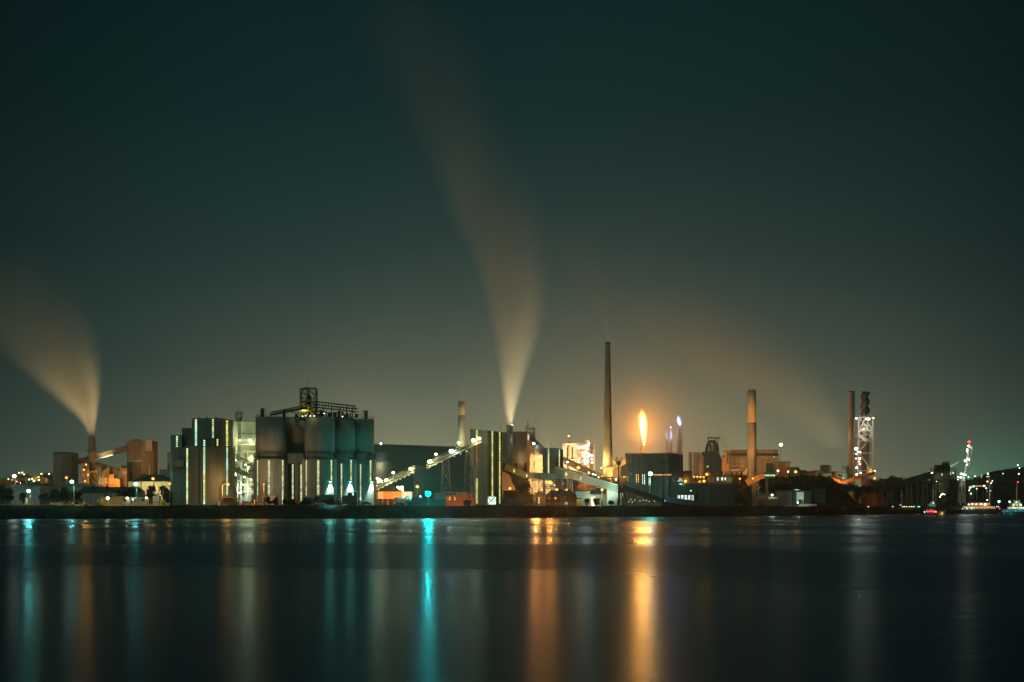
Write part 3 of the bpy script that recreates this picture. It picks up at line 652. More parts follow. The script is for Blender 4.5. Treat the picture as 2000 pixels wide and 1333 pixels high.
def truss_conveyor(label, a, b, dep, wid, lamps=(), legs=(), group=None, mat=None, cat='conveyor', nbay=10):
    a = Vector(a); b = Vector(b); t = thing('truss_conveyor', label, cat, a, group); s = Vector((0,wid/2,0)); u = Vector((0,0,dep))
    mat = mat or MSTEEL; w = MB()
    for sg in (-1,1):
        w.bar(a+s*sg,b+s*sg,.32).bar(a+u+s*sg,b+u+s*sg,.32)
        for i in range(nbay):
            p = a.lerp(b,i/nbay)+s*sg; q = a.lerp(b,(i+1)/nbay)+s*sg
            w.bar(p,q+u,.2) if i%2 else w.bar(p+u,q,.2); w.bar(p,p+u,.2)
    w.build('truss', mat, t)
    sparks(t, [((a.lerp(b,(i+.5)/9).x)/(a.y)*F+CX, HY-((a.lerp(b,(i+.5)/9).z-.25)-CH)/a.y*F, a.y-wid/2-.3, YEL) for i in range(9)] if nbay > 10 and mat is MPALE else [], .24, 14)
    MB().bar(a+u*.45,b+u*.45,wid*.55,.35).build('belt', MBLACK, t)
    w = MB()
    for i in range(nbay*2+1):
        p = a.lerp(b,i/nbay/2)+u-s*1.25; w.bar(p,p+Vector((0,0,1.1)),.09)
    w.bar(a+u-s*1.25+Vector((0,0,1.1)),b+u-s*1.25+Vector((0,0,1.1)),.1); w.bar(a+u-s*1.15,b+u-s*1.15,.6,.12); w.build('walkway', mat, t)
    for f, col, pw, r, dz in lamps:
        p = a.lerp(b,f)+u-s*1.4+Vector((0,-.3,dz)); lamp_parts(t,(p.x,p.y,p.z),col,pw,r,45)
        MB().bar((p.x,p.y+1,p.z+.3),(p.x,p.y+1,a.lerp(b,f).z+dep),.12).build('lamp_bracket', mat, t)
    for f, wb, wt in legs:
        c = a.lerp(b,f); z0 = GZ-.2; w = MB()
        lattice(w, [(c.x-wb/2,c.y-wb*.4,z0),(c.x+wb/2,c.y-wb*.4,z0),(c.x+wb/2,c.y+wb*.4,z0),(c.x-wb/2,c.y+wb*.4,z0)],
            [(c.x-wt/2,c.y-wid*.4,c.z),(c.x+wt/2,c.y-wid*.4,c.z),(c.x+wt/2,c.y+wid*.4,c.z),(c.x-wt/2,c.y+wid*.4,c.z)], max(2,int((c.z-z0)/5)), .42, .3)
        w.build('trestle', MSTEEL, t)
    return t
truss_conveyor('yellow lit walkway bridge high between stepped tower and first silo',P(453,869,786),P(500,869,786),1.6,2.4,((.78,YEL,3200,.75,.1),(.15,YEL,500,.3,.2),(.35,YEL,500,.3,.2)),nbay=8)
truss_conveyor('steep dark truss conveyor falling from stepped tower to the silos',P(453,894,782),P(500,917,782),2.0,2.6,((.2,YEL,500,.3,-2.2),(.6,YEL,700,.35,-2.2)),nbay=10,mat=MBLACK)
truss_conveyor('lower dark truss conveyor beside the bright star lamp',P(457,921,780),P(500,938,780),1.8,2.6,((.5,YEL,700,.35,-2.4),(.8,YEL,500,.3,-2.4)),nbay=10,mat=MBLACK)
street_lamp(457.3,927,778,(.95,1,.8),3500,'large white star lamp beside the stepped tower and pipes','floodlight',r=.95,glass=70)
light(None, P(488,873,775), YEL, 7000, .6); light(None, P(470,955,782), (.9,1,.7), 5500, 1); light(None, P(485,910,784), (.9,1,.5), 4500, 1); light(None, P(480,845,770), (.8,1,.5), 6000, 1)  # unseen fill lights for the plant between tower and silos

# ================================================================== D. silos
S_R = 6.35; WALLS = {}
def silo(cx, cy, zt, label, base=True, win=(), zring=(882.5,896.5), rot=0.28, lowz=None):
    t = thing('silo', label, 'silo', (cx,cy,GZ), 'concrete silos on the quay'); Df = cy-S_R
    zr0 = Z(zring[0],Df); zr1 = Z(zring[1],Df)
    MB().lathe(cx,cy,[(zr0,S_R),(zt,S_R)],72).build('drum', MCON, t)
    MB().lathe(cx,cy,[(zt,S_R+.12),(zt+.35,S_R+.12)],72).build('roof_rim', MSTEEL, t)
    MB().lathe(cx,cy,[(zr1+.02,S_R*.93),(zr0,S_R*.93)],48).build('neck', MCON, t)
    w = MB(); w.lathe(cx,cy,[(zr1-.25,S_R+.8),(zr1+.15,S_R+.8)],48)
    pts = [(cx+math.cos(a*math.pi/24)*(S_R+.7), cy+math.sin(a*math.pi/24)*(S_R+.7), zr1+.15) for a in range(49)]
    railing(w, pts, 2.6, 2.2, .11); w.build('walkway_ring', MSTEEL, t)
    w = MB(); n = 8; R8 = S_R*1.07/math.cos(math.pi/8); lz = zr1-.26
    ft = [(cx+math.cos(2*math.pi*i/n+rot)*R8, cy+math.sin(2*math.pi*i/n+rot)*R8) for i in range(n)]
    w.prism(ft, GZ-.3, lz); w.build('base_wall', MBASE, t)
    # front-facing walls of the base, for windows
    ws = []; WALLS[t.name] = ws
    for i in range(n):
        a, b = ft[i], ft[(i+1)%n]
        if (b[0]-a[0]) > .5 and (a[1]+b[1])/2 < cy: ws.append((a,b))
    for (p0,p1,q0,q1,mt,rows) in win:
        pm = (p0+p1)/2
        for a, b in ws:
            if (a[0]/a[1]*F+CX) <= pm <= (b[0]/b[1]*F+CX): window(t,a,b,p0,p1,q0,q1,mt,rows,mull=.16); break
    return t
s1 = silo(X(529,757),757,Z(815.5,750.6),'leftmost big grey silo with a brown lit base',win=((523,528,899,968,GSTRP,22),(550,553.6,899,985,GSTRP,24),(502.2,504.6,899,968,GSTRP,20)))
s2 = silo(X(577,769),769,Z(816,762),'dark shaded silo set back between the two front silos',zring=(884,905),win=((570,574,907,978,GSTRP,22),(586,590,907,982,GSTRP,22)))
s3 = silo(X(624.5,757),757,Z(815.2,750.6),'middle silo, tan left half and teal right edge',win=((619,624.2,899,968,GSTRP,22),(645.2,648.8,899,942,GSTRP,12),(597.3,599.8,899,968,GSTRP,20)))
s4 = silo(X(664,767.5),767.5,Z(817,761),'teal lit silo second from the right, overlapped on both sides',win=((683.8,687,898.5,942,GSTRP,12),(665.3,669,906,985,GSTRP,24)))
s5 = silo(X(702,778),778,Z(820,771.6),'rightmost teal lit silo of the row',zring=(884,897),win=((721.6,725.2,899.5,943,GSTRP,12),(702.8,706,907,986,GSTRP,24)))
for i,(x0,x1,D_,lb) in enumerate(((559,594,757,'dark recessed corbel under the shaded silo'),(656,676,765,'dark square corbel right of the middle silo base'),(695,714,775,'dark square corbel left of the last silo base'))):
    tag(box_px(MB(),x0,x1,886,905,D_-6.3 if i else D_-1,3).build('corbel', MDARK, None, origin=(X(x0,D_),D_,Z(905,D_))), lb, 'corbel', 'dark corbels between silos')
# doors, hut, downlights
for i,(x0,x1,D_,s_,lb) in enumerate(((512,538,749.6,s1,'wide pale roller door'),(500.5,508,752,s1,'narrow pale door'),)):
    w = MB(); box_px(w,x0,x1,968.5,None,D_,.8); o = w.build('roller_door', MPALE, s_, lb)
for i,(px,s_,yy) in enumerate(((646,s3,941),(685,s4,941),(727,s5,942))):
    A_, B_ = [w_ for w_ in WALLS[s_.name] if w_[0][0]/w_[0][1]*F+CX <= px <= w_[1][0]/w_[1][1]*F+CX][0]
    x_, y_ = onwall(A_, B_, px); z_ = Z(yy, y_)
    w = MB().box(x_-.5,x_+.5,y_-1.5,y_-.2,z_+.1,z_+.6); o = w.build('floodlight', MBLACK, s_)
    MB().box(x_-.4,x_+.4,y_-1.4,y_-.5,z_-.2,z_+.05).build('lamp_glass', lens(TEAL,40), o)
    light(s_, (x_,y_-.6,z_-.4), (.62,1,.88), 30000, .15, spot=72, aim=(x_,y_-.1,GZ)); beam(s_, (x_,y_-1.8,z_-.4), (.25,1,.72), 3000, .3)
t = thing('hut', 'dark teal hut with a bright door strip under the middle downlight', 'hut', (X(688,748),748,GZ))
w = MB(); w.slab([(X(677,748),GZ-.3),(X(698,748),GZ-.3),(X(697,748),Z(962,748)),(X(679.5,748),Z(962,748))],748,752); w.build('wall', MDARK, t)
window(t,(X(677,748),748),(X(698,748),748),688,691,963,973,GWINW,2,1,mull=.1)
# machinery on the silo tops
t = thing('head_tower', 'open steel head tower on top of the silos with a dark drum inside', 'steel tower', (X(601,764),764,Z(815,764)))
w = MB(); lattice(w, sq(586,600,814,760,7), sq(586,600,759,760,7), 3, .38, .24, 2); lattice(w, sq(600,616,814,761,7), sq(600,616,758,761,7), 3, .42, .24, 2)
w.bar(P(594,757.5,762),P(616,759,762),.5).bar(P(591,760,760),P(606,760,760),.7,.9); w.build('steel_frame', MSTEEL, t)
w = MB(); w.lathe(X(603,764),764,[(Z(795,764),.9),(Z(786,764),1.3),(Z(777,764),1.3),(Z(772,764),.5)],16); w.box(X(598,764),X(610,764),762,766,Z(806,764),Z(793,764)); w.build('drum', MBLACK, t)
w = MB()
for yy in (784,797,803): w.box(X(585.5,760),X(612,760),759.4,767,Z(yy,760)-.15,Z(yy,760)+.2); railing(w,[P(585.5,yy,759.4),P(612,yy,759.4)],1,1.6,.1)
w.build('deck', MYEL, t)
MB().tube(P(601,758,763),P(601,741,763),.09,.05,5).build('aerial', MSTEEL, t)
light(t, P(592,801,758), YEL, 240, .3); light(t, P(597,812,757), YEL, 200, .3)
t = thing('roof_conveyor', 'black conveyor climbing over the two left silos to the head tower', 'conveyor', P(528,813,752))
w = MB(); a = P(528,812,753); b_ = P(600,797.5,757)
for dz in (0,1.3):
    for dy in (-.9,.9): w.bar(a+Vector((0,dy,dz)),b_+Vector((0,dy,dz)),.35)
for i in range(17): p = a.lerp(b_,i/16); w.bar(p-Vector((0,.9,0)),p+Vector((0,-.9,1.3)),.2)
w.bar(a+Vector((0,0,.5)),b_+Vector((0,0,.5)),1.4,.5); w.bar(P(568,806,753),P(570,798,753),.25).bar(P(572,806,753),P(570,798,753),.25); w.build('truss', MBLACK, t)
t = thing('roof_conveyor', 'long black pipe bridge from the head tower over the right silos', 'conveyor', P(616,795,757))
w = MB(); a = P(612,790,758); b_ = P(694,799,772)
for dz in (0,1.2,-1.2): w.bar(a+Vector((0,0,dz)),b_+Vector((0,0,dz)),.45)
for i in range(15): p = a.lerp(b_,i/14); w.bar(p+Vector((0,0,-1.3)),p+Vector((0,0,1.2)),.2)
for q in (632,648,663,677,688): w.bar(P(q,817,764),P(q,795,764),.45)
w.bar(P(616,803,758),P(640,806,760),.5).bar(P(690,797,772),P(698,800,772),.6); w.build('truss', MBLACK, t)
rn = random.Random(11)
t = thing('roof_machinery', 'cluttered black hoppers and pipes on the middle silo tops', 'machinery', P(640,815,758))
w = MB()
for i in range(34):
    q = rn.uniform(566,698); D_ = rn.uniform(754,766); h = rn.uniform(3,12)+ (4 if 625<q<690 else 0); yy = 816
    c = rn.random()
    if c < .4: w.box(X(q,D_),X(q+rn.uniform(2,7),D_),D_,D_+2,Z(yy,D_),Z(yy-h*.8,D_))
    elif c < .75: w.tube(P(q,yy,D_),P(q+rn.uniform(-4,4),yy-h,D_),rn.uniform(.15,.5),None,7)
    else: w.bar(P(q,yy-h,D_),P(q+rn.uniform(8,18),yy-h,D_),.3)
w.tube(P(678,800,764),P(678,789,764),.25,.05,6); w.build('hoppers', MBLACK, t)
for (q,y,cc) in ((591,813.5,YEL),(606,813,YEL),(633,808,TEAL),(614,813,WARM),(669,814,WHT)): lamp_parts(t,P(q,y,751),cc,60,.28,14,False)
for (x0,x1,yt,D_,lb) in ((508.5,516,798,754,'black cylinder with railing on the leftmost silo roof'),(711,718.5,802,775,'black cylinder on the rightmost silo roof'),(552,558,801,756,'small railed cabin on the right of the leftmost silo roof')):
    t = thing('dust_filter', lb, 'dust filter', P(x0,815,D_)); xm = (x0+x1)/2
    MB().lathe(X(xm,D_),D_,[(Z(819,D_),(x1-x0)/2*D_/F),(Z(yt,D_),(x1-x0)/2*D_/F)],16).build('body', MBLACK, t)
    w = MB(); dx = 7 if x0<700 else -7
    w.box(X(xm,D_),X(xm+dx,D_),D_-1,D_+1,Z(yt+5,D_)-.1,Z(yt+5,D_)+.1) if dx>0 else w.box(X(xm+dx,D_),X(xm,D_),D_-1,D_+1,Z(yt+5,D_)-.1,Z(yt+5,D_)+.1)
    railing(w,[P(xm,yt+5,D_-1),P(xm+dx,yt+5,D_-1)],1.1,.8,.09); w.bar(P(xm+dx,818,D_),P(xm+dx,yt+5,D_),.2); w.build('platform', MSTEEL, t)
w = MB(); tt = thing('roof_railing', 'thin handrail along the edge of the leftmost and last silo roofs', 'railing', P(520,815,751))
for s_,(cx,cy,zt) in enumerate(((X(529,757),757,Z(815.5,750.6)+.35),(X(702,778),778,Z(820,771.6)+.35))):
    railing(w,[(cx+math.cos(a*math.pi/12)*(S_R-.1),cy+math.sin(a*math.pi/12)*(S_R-.1),zt) for a in range(25)],1.1,1.6,.09)
w.build('rail', MSTEEL, tt)
# trees and trucks before the silos
for i,(px,ty,wd,D_,lb,k) in enumerate(((524,969.5,15,741,'small round tree before the wide pale roller door','round'),(537,972,14,740,'small round tree just right of the roller door','round'),(558,974,14,741,'little dark tree before the leftmost silo base','round'),(570,975,12,740,'little dark tree before the dark recess','round'),
    (599,972,26,741,'wide dark bush left of the parked tanker','round'),(647,973,16,741,'dark bush between the tanker and the dark van','round'),(591,979,10,739,'lowest dark bush left of the tanker','round'))):
    tree('small_tree', lb, px, None, ty, wd, D_, 'dark trees in front of the silos', seed=60+i, leaves=800)
# ---- vehicles and boats
def wheels(t, xs, D, r=.5, zb=GZ):
    for x in xs:
        for y in (D+.3, D+2.2):
            o = MB().tube((x,y-.15,zb+r),(x,y+.15,zb+r),r,None,14).build('wheel', MRUB, t)
            MB().tube((x,y-.17,zb+r),(x,y+.17,zb+r),r*.5,None,10).build('rim', MSTEEL, o)
def truck(px0, px1, h, D, label, body=None, left=True, kind='box', cat='truck', group=None, scale=1.0, lit=None):
    """cab at the left or right end, load body behind it"""
    a, b = X(px0,D), X(px1,D); L = b-a; t = thing('truck', label, cat, ((a+b)/2,D,GZ), group); zb = GZ+.9; sg = 1 if left else -1
    f = lambda u: (a+u) if left else (b-u)
    cl = min(2.4, L*.3)
    pr = [(f(0),zb-.4),(f(cl),zb-.4),(f(cl),zb+h*.62),(f(cl*.35),zb+h*.62),(f(.05),zb+h*.25)]
    if not left: pr.reverse()
    MB().slab(pr, D, D+2.4).build('cab', MWHITE if kind=='mixer' else (body or MDARK), t)
    o = MB().box(min(f(cl*.4),f(cl*.85)),max(f(cl*.4),f(cl*.85)),D-.02,D+.05,zb+h*.3,zb+h*.55).build('cab_window', MGLASSD, t)
    MB().box(min(f(0.3),f(L)),max(f(0.3),f(L)),D+.4,D+2,zb-.35,zb-.02).build('chassis', MBLACK, t)
    if kind == 'box': MB().box(min(f(cl+.3),f(L)),max(f(cl+.3),f(L)),D-.05,D+2.5,zb,zb+h-.9).build('load_body', body or MDARK, t)
    elif kind == 'tank':
        w = MB().tube((f(cl+.4),D+1.2,zb+(h-.9)/2),(f(L),D+1.2,zb+(h-.9)/2),(h-.9)/2,None,20); w.build('tank', body or MDARK, t)
    elif kind == 'mixer':
        w = MB(); c = D+1.2; w.tube((f(cl+.3),c,zb+h*.35),(f(cl+.3+(L-cl)*.5),c,zb+h*.45),.8,h*.4,18).tube((f(cl+.3+(L-cl)*.5),c,zb+h*.45),(f(L-.3),c,zb+h*.72),h*.4,.5,18); w.build('drum', MWHITE, t)
    wheels(t, [f(1.0), f(L-1.1), f(L-2.3)] if L > 6 else [f(.8), f(L-.9)], D, .5)
    return t
def car(px, D, label, mat, L=4.4, group=None, name='parked_car'):
    x = X(px,D); t = thing(name, label, 'car', (x,D,GZ), group); z = GZ
    MB().slab([(x-L/2,z+.3),(x+L/2,z+.3),(x+L/2,z+.8),(x+L*.28,z+.95),(x+L*.12,z+1.45),(x-L*.25,z+1.45),(x-L*.42,z+.95),(x-L/2,z+.85)], D, D+1.8).build('body', mat, t)
    MB().slab([(x+L*.24,z+.97),(x+L*.11,z+1.38),(x-L*.23,z+1.38),(x-L*.36,z+.97)], D-.02, D+1.82).build('side_window', MGLASSD, t)
    wheels(t, [x-L*.32, x+L*.32], D-.1, .33); return t
truck(611,652,4.4,742,'long dark tanker parked before the middle silo',MDARK,kind='tank')
v = truck(655,698,4.0,741,'large dark van with a white oval badge before the teal silos',MDARK,kind='box',cat='van')
MB().tube((X(663,740),740.85,GZ+2.4),(X(663,740),740.95,GZ+2.4),.75,None,20).build('oval_badge', MWHITE, v)
truck(768,786,3.0,741,'white concrete mixer lorry, left one of the pair near the cyan lamp',kind='mixer',left=True)
truck(783,803,3.6,745,'white concrete mixer lorry, right one of the pair near the cyan lamp',kind='mixer',left=True)
truck(803,822,3.4,741,'dark box lorry between the mixers and the cyan lamp',MDARK)
truck(981,1010,3.3,815,'dark lorry with its cab window showing, right of the striped tower',MDARK,left=True)
truck(1010,1043,2.4,812,'long dark flat lorry before the small gabled house',MDARK,left=False)
for i,(px,D_,m_,lb) in enumerate(((480,741,MWHITE,'pale car parked under the pipes by the orange gatehouse'),(494,741,MRED,'red car parked left of the leftmost silo'),(508,741,MCREAM,'cream car before the narrow silo door'),
    (572,741,MRED,'red car before the dark recess of the silos'),(625,739,MWHITE,'white car low in front of the tanker'),(1127,905,MWHITE,'white car under the green canopy'),(1142,905,MDARK,'dark car under the green canopy'),
    (1400,965,MWHITE,'white car parked before the dark tree on the right'),(1420,968,MCREAM,'pale car left of the dark tree on the right'),(716,742,MDARK,'dark car before the rightmost silo'),(108,737.6,MWHITE,'white car on the quay road by the fence'))):
    car(px, D_, lb, m_, group='cars parked along the works')
for i,(q,cc) in enumerate(((463,MRED),(468,MWHITE),(473,MRED),(478,MYEL),(486,MRED),(490,MWHITE),(500,MYEL),(504,MYEL),(576,MRED),(584,MRED))):
    t = thing('barrier', ('red','white','red','yellow','red','white','yellow','yellow','red','red')[i]+' road barrier '+('nearest the orange gatehouse','beside the red barrier at the gatehouse','under the horizontal tank','below the pipe bends','under the steel frame','below the boiler house edge','left of the narrow silo door','before the narrow silo door','left one before the dark recess','right one before the dark recess')[i], 'barrier', (X(q,739.5),739.5,GZ), 'road barriers along the quay')
    w = MB().box(X(q,739.5),X(q+2.6,739.5),739.5,739.9,GZ+.3,GZ+1.0); w.bar(P(q+.3,988,739.7),(X(q+.3,739.7),739.7,GZ+.5),.12).bar((X(q+2.3,739.7),739.7,GZ-.1),(X(q+2.3,739.7),739.7,GZ+.5),.12); w.build('panel', cc, t)
street_lamp(704,975,744,TEAL,120,'short lamp post before the teal silo base','street lamp',r=.25,glass=25)
t = street_lamp(515,947,739,SOD,1500,'small orange lamp before the brown lit silo base','street lamp',r=.3,glass=20)
light(t, P(514,949,736), (1,.46,.14), 3500, .5, spot=140, aim=P(528,950,750)); light(t, P(512,946,734), (1,.74,.4), 7000, .5, spot=120, aim=P(560,865,757))  # extra spots hung at this lamp to warm the silo base and drums
street_lamp(497,978,738,SOD,600,'low orange lamp beside the leftmost silo foot','street lamp',r=.25,glass=20)
street_lamp(792,966,736,(.8,1,.9),700,'small white lamp added above the two mixer lorries','street lamp',r=.3,glass=20)  # lamp added to light the lorries white
# ================================================================== E. stockpile shed, conveyors, striped tower
D = 990
t = thing('stockpile_shed', 'huge dark green A-frame stockpile shed behind the inclined conveyor', 'shed', (X(850,D),D,GZ))
x0, x1 = X(690,D), X(972,D); rz0, rz1 = Z(868,D), Z(877.5,D+6); ef = X(1022,905)
v = [(x0,880,GZ),(X(985,905),905,GZ),(x1,D,rz1),(x0,D,rz0),(x0,1090,GZ),(X(1010,1080),1080,GZ),(ef,950,GZ),
     (X(985,905),905,GZ)]
MB().add(v[:7], [(0,1,2,3),(1,6,2),(6,5,2),(5,4,3,2),(4,0,3)]).build('roof', MGREEN, t)
w = MB().bar((x0,D,rz0+.25),(x1,D,rz1+.25),1.6,.5)
for q in (773,815,860,897): w.bar((X(q,968),968,Z(884,968)),(X(q,975),975,Z(877,975)),.5,.6)
w.build('ridge_vent', MSTEEL, t)
t = thing('ridge_lamp', 'small white lamp on a bracket over the left end of the dark shed roof', 'lamp', P(744,876,975))
MB().bar(P(733,864,975),P(744,868,975),.25).bar(P(744,880,976),P(744,867,976),.2).build('bracket', MSTEEL, t)
lamp_parts(t, P(744,867,974), WHT, 500, .55, 35)
light(t, P(742,880,960), YEL, 2500, .6, spot=120, aim=P(750,920,940))
truss_conveyor('upper inclined conveyor with bright lamps rising into the striped tower',P(833,915,826),P(940,863.5,800),1.6,2.4,
    ((.06,YEL,2600,.8,.7),(.18,YEL,1100,.62,2.6),(.46,(.9,1,.8),3000,.85,.7),(.60,YEL,1100,.62,2.8),(.86,YEL,2600,.8,.7),(.96,YEL,1500,.6,.3)),((.36,5.2,2.6),(.78,4.6,2.6)),nbay=16,mat=MPALE)
truss_conveyor('lower inclined conveyor with bright lamps left of the hopper platform',P(735,957,840),P(810,921,832),1.5,2.4,
    ((.26,YEL,2300,.75,.7),(.45,YEL,1100,.6,2.6),(.90,YEL,2300,.75,.5)),nbay=12,mat=MPALE)
t = thing('floodlight_cluster', 'cluster of yellow white floodlights beside the last silo, left end of the conveyor', 'floodlights', P(740,940,850))
MB().bar((X(735,850),850,GZ-.2),P(735,934,850),.3).bar(P(734,936,850),P(746,944,850),.3).build('mast', MSTEEL, t)
for (px,py,r) in ((737,935,.6),(741,938,.75),(745,941,.55),(739,942,.45)): lamp_parts(t,P(px,py,849),YEL,1300,r,45)
t = thing('floodlight_cluster', 'cluster of yellow white floodlights above the orange tank shed', 'floodlights', P(782,950,850))
MB().bar((X(786,850),850,GZ-.2),P(786,949,850),.3).bar(P(774,953,850),P(787,954,850),.3).build('mast', MSTEEL, t)
for (px,py,r) in ((777,952,.5),(781,955,.6),(785,952.5,.7),(786,958,.45)): lamp_parts(t,P(px,py,849),YEL,900,r,45)
t = thing('hopper_platform', 'dim steel platform tower between the two inclined conveyors', 'platform', (X(816,838),838,GZ))
w = MB(); lattice(w, sq(808,822,None,836,5), sq(810,820,922,836,5), 4, .35, .25, 2); w.box(X(806,836),X(820,836),835,842,Z(931,836),Z(929.5,836)); railing(w,[P(806,929.5,835),P(820,929.5,835)],1.1,1.5); w.tube(P(826,935,835),P(826,985,835),.15,None,6); w.build('steel_frame', MSTEEL, t)
MB().lathe(X(815,839),839,[(Z(928,839),1.0),(Z(918,839),2.6),(Z(910,839),2.6)],16).build('hopper', MSTEEL, t)

t = thing('striped_tower', 'tall green tower with three long yellow lit strips', 'tower', (X(950,810),810,GZ))
L_, M_, R_ = foot((918,822),(951.5,806),(980.5,815))
bk = [(R_[0],835),(L_[0],840)]
MB().prism([L_,M_,R_,*bk], GZ-.3, [Z(838,822),Z(841,806),Z(844,815),Z(844,815),Z(838,822)]).build('wall', MSHEET, t)
w = MB(); w.slab([(X(915,823),GZ-.3),(X(919,823),GZ-.3),(X(919,823),Z(905,823))],823.2,838); w.build('buttress', MSHEET, t)
w = MB(); w.prism([(L_[0]-.25,L_[1]-.2),(M_[0],M_[1]-.35),(R_[0]+.25,R_[1]-.2),(R_[0]+.2,835.3),(L_[0]-.2,840.2)],Z(844,815)+.01,[Z(837.3,822),Z(840.2,806),Z(843.2,815),Z(843.2,815),Z(837.3,822)]); 
window(t,L_,M_,929.5,933.8,839.5,857,GSTRY,7); window(t,L_,M_,929.8,933.6,869,904,GDIM,12); window(t,L_,M_,929.5,933.8,934,984,GSTRY,26)
window(t,M_,R_,959.6,963,842.5,970,GSTRY,46); window(t,M_,R_,974,977.2,844,984,GSTRY,50)
w = MB(); panel(w,onwall(M_,R_,952.5),onwall(M_,R_,967.5),Z(985.5,807),Z(970.5,807),.3,.1); o = w.build('lit_doorway', GWINW, t)
w = MB(); w.bar(P(953,985,806),P(967,971,806),.3).bar(P(953,971,806),P(960,978,806),.25); w.build('door_brace', MBLACK, o)
MB().tube((X(977,816),818,Z(843,816)),(X(977,816),818,Z(824,816)),.08,None,5).build('aerial', MSTEEL, t)
light(t, P(944,868,796), YEL, 900, .4)
# ---- low things by the cyan lamp
t = thing('tank_shed', 'long orange and pale drum shed on legs with a dark conical roof', 'shed', (X(770,800),800,GZ))
w = MB(); xa, xb = X(735,800), X(805,800)
w.box(xa,xb,800,810,Z(975,800),Z(960.5,800)); w.build('wall', MORNG, t)
w = MB()
for q in (749,757,764,771,778,785,792,799): w.box(X(q,800),X(q+.7,800),799.85,800,Z(975,800),Z(960.5,800))
w.build('wall_ribs', MCREAM, t)
w = MB(); w.box(X(734.8,799.9),X(748.5,799.9),799.7,799.98,Z(974.8,799.9),Z(960.7,799.9)).box(X(785,799.9),X(805.2,799.9),799.7,799.98,Z(974.8,799.9),Z(960.7,799.9)).build('pale_panel', MWHITE, t)
w = MB(); w.add([(xa-.4,799.3,Z(960.4,800)),(X(783,800),799.3,Z(960.4,800)),(X(783,800),811,Z(960.4,800)),(xa-.4,811,Z(960.4,800)),(X(756,805),805,Z(948.5,805))],[(0,1,4),(1,2,4),(2,3,4),(3,0,4),(3,2,1,0)]); w.build('roof', MROOF, t)
w = MB()
for q in (736,747,757,768,779,790,803):
    for dy in (.5,9): w.bar((X(q,800),800+dy,GZ-.2),(X(q,800),800+dy,Z(975,800)),.4)
w.bar(P(736,980,800.5),P(803,980,800.5),.25); w.build('legs', MRUST, t)
light(None, P(762,970,790), SOD, 3800, .8); light(None, P(797,970,790), (.9,.8,.6), 1600, .8); street_lamp(771.5,970,780,SOD,350,'small orange lamp before the orange drum shed','street lamp',r=.35,glass=25)  # first two are unseen fill lights brightening the drum shed
street_lamp(815,951,790,SOD,1500,'orange lamp above the dark box lorry','street lamp',r=.65,glass=30); 
street_lamp(736,949,790,SOD,500,'small orange lamp tucked beside the last silo','street lamp',r=.4,glass=25)
street_lamp(821,970,770,(.5,1,1),400,'small white lamp left of the cyan star lamp','street lamp',r=.35,glass=25)
cyl = street_lamp(836,965,743,CYAN,9000,'intense cyan star lamp on the waterfront','floodlight',r=1.15,glass=70)
light(cyl, P(836,962,741), (.10,.9,.76), 24000, .5, spot=95, aim=P(700,900,760)); beam(cyl, P(836,964,741), CYAN, 62000, .6)
for (x0,x1,yt,D_,mt,nm,lb) in ((800,825,972,752,MDARK,'shipping_container','dark container just left of the cyan star lamp'),(825,870,976,750,MDARK,'shipping_container','long dark container under and right of the cyan star lamp'),
    (847,868,963,762,MPALE,'store_block','pale teal lit store block right of the cyan star lamp')):
    t = thing(nm, lb, 'container' if 'cont' in nm else 'store', (X(x0,D_),D_,GZ)); box_px(MB(),x0,x1,yt,None,D_,5).build('body', mt, t)
    w = MB(); n = max(3,int((x1-x0)/3)); [w.box(X(x0+(x1-x0)*i/n,D_)+.05,X(x0+(x1-x0)*i/n,D_)+.3,D_-.12,D_,GZ+.1,Z(yt,D_)-.2) for i in range(n)]; w.build('wall_ribs', mt, t)
t = shed('brick_house', 'red brick office with a skewed flat roof and a row of small lit windows', 868,927,967.5,965.5,775,14,MBRICK,MROOF,'house',hipx=0,
    wins=((865.5+5,869.5+5,971,979,GDIM,2,2),(876.5,880,970.5,978,GWIN,2,2),(882.5,885.5,970.5,978,GDIM,2,2),(887,890,970.5,978,GWIN,2,2),(892,895,970.5,978,GDIM,2,2),(897.5,900.5,970.5,978,GDIM,2,2),(905,910,973,978,GDIM,2,2),(917,921,970.5,978,GDIM,2,2)))
w = MB()
for q in (862,872,882,892,902): w.box(X(q,773),X(q+11,773),770+(q-862)*.05,774,Z(962.5+(q-862)*.04,773),Z(961.6+(q-862)*.04,773))
w.build('canopy', MPALE, t)
light(t, P(885,984,766), SOD, 900, .5); light(t, P(912,982,766), SOD, 700, .5)
tree('small_tree','round dark bush before the brick office',912,None,979,18,762,seed=90,leaves=500)

# ================================================================== I. works behind the striped tower
D = 1000
t = thing('chimney', 'grey round chimney with the tall cream plume', 'chimney', (X(995.7,D),D,GZ))
MB().lathe(X(995.7,D),D,[(GZ-.3,1.95),(Z(829,D),1.8)],28).lathe(X(995.7,D),D,[(Z(830.5,D),1.92),(Z(828.2,D),1.92)],28).build('shaft', MCHIM, t)
D = 1150
t = thing('chimney', 'pale round chimney with a dark top band behind the dark shed', 'chimney', (X(901.5,D),D,GZ))
MB().lathe(X(901.5,D),D,[(GZ-.3,2.45),(Z(811,D),2.2)],28).build('shaft', MPALE, t); MB().lathe(X(901.5,D),D,[(Z(811,D),2.16),(Z(785,D),2.1)],28).build('top_band', MCHIM, t)
light(None, P(915,880,1120), (.9,.95,.6), 26000, 2, spot=80, aim=P(902,830,1150)); light(None, P(885,870,1130), YEL, 6000, 1)  # unseen fill lights on the pale chimney
D = 1040
t = thing('stock_house', 'large tan stock house with a rounded corner behind the plume chimney', 'building', (X(1010,D),D,GZ))
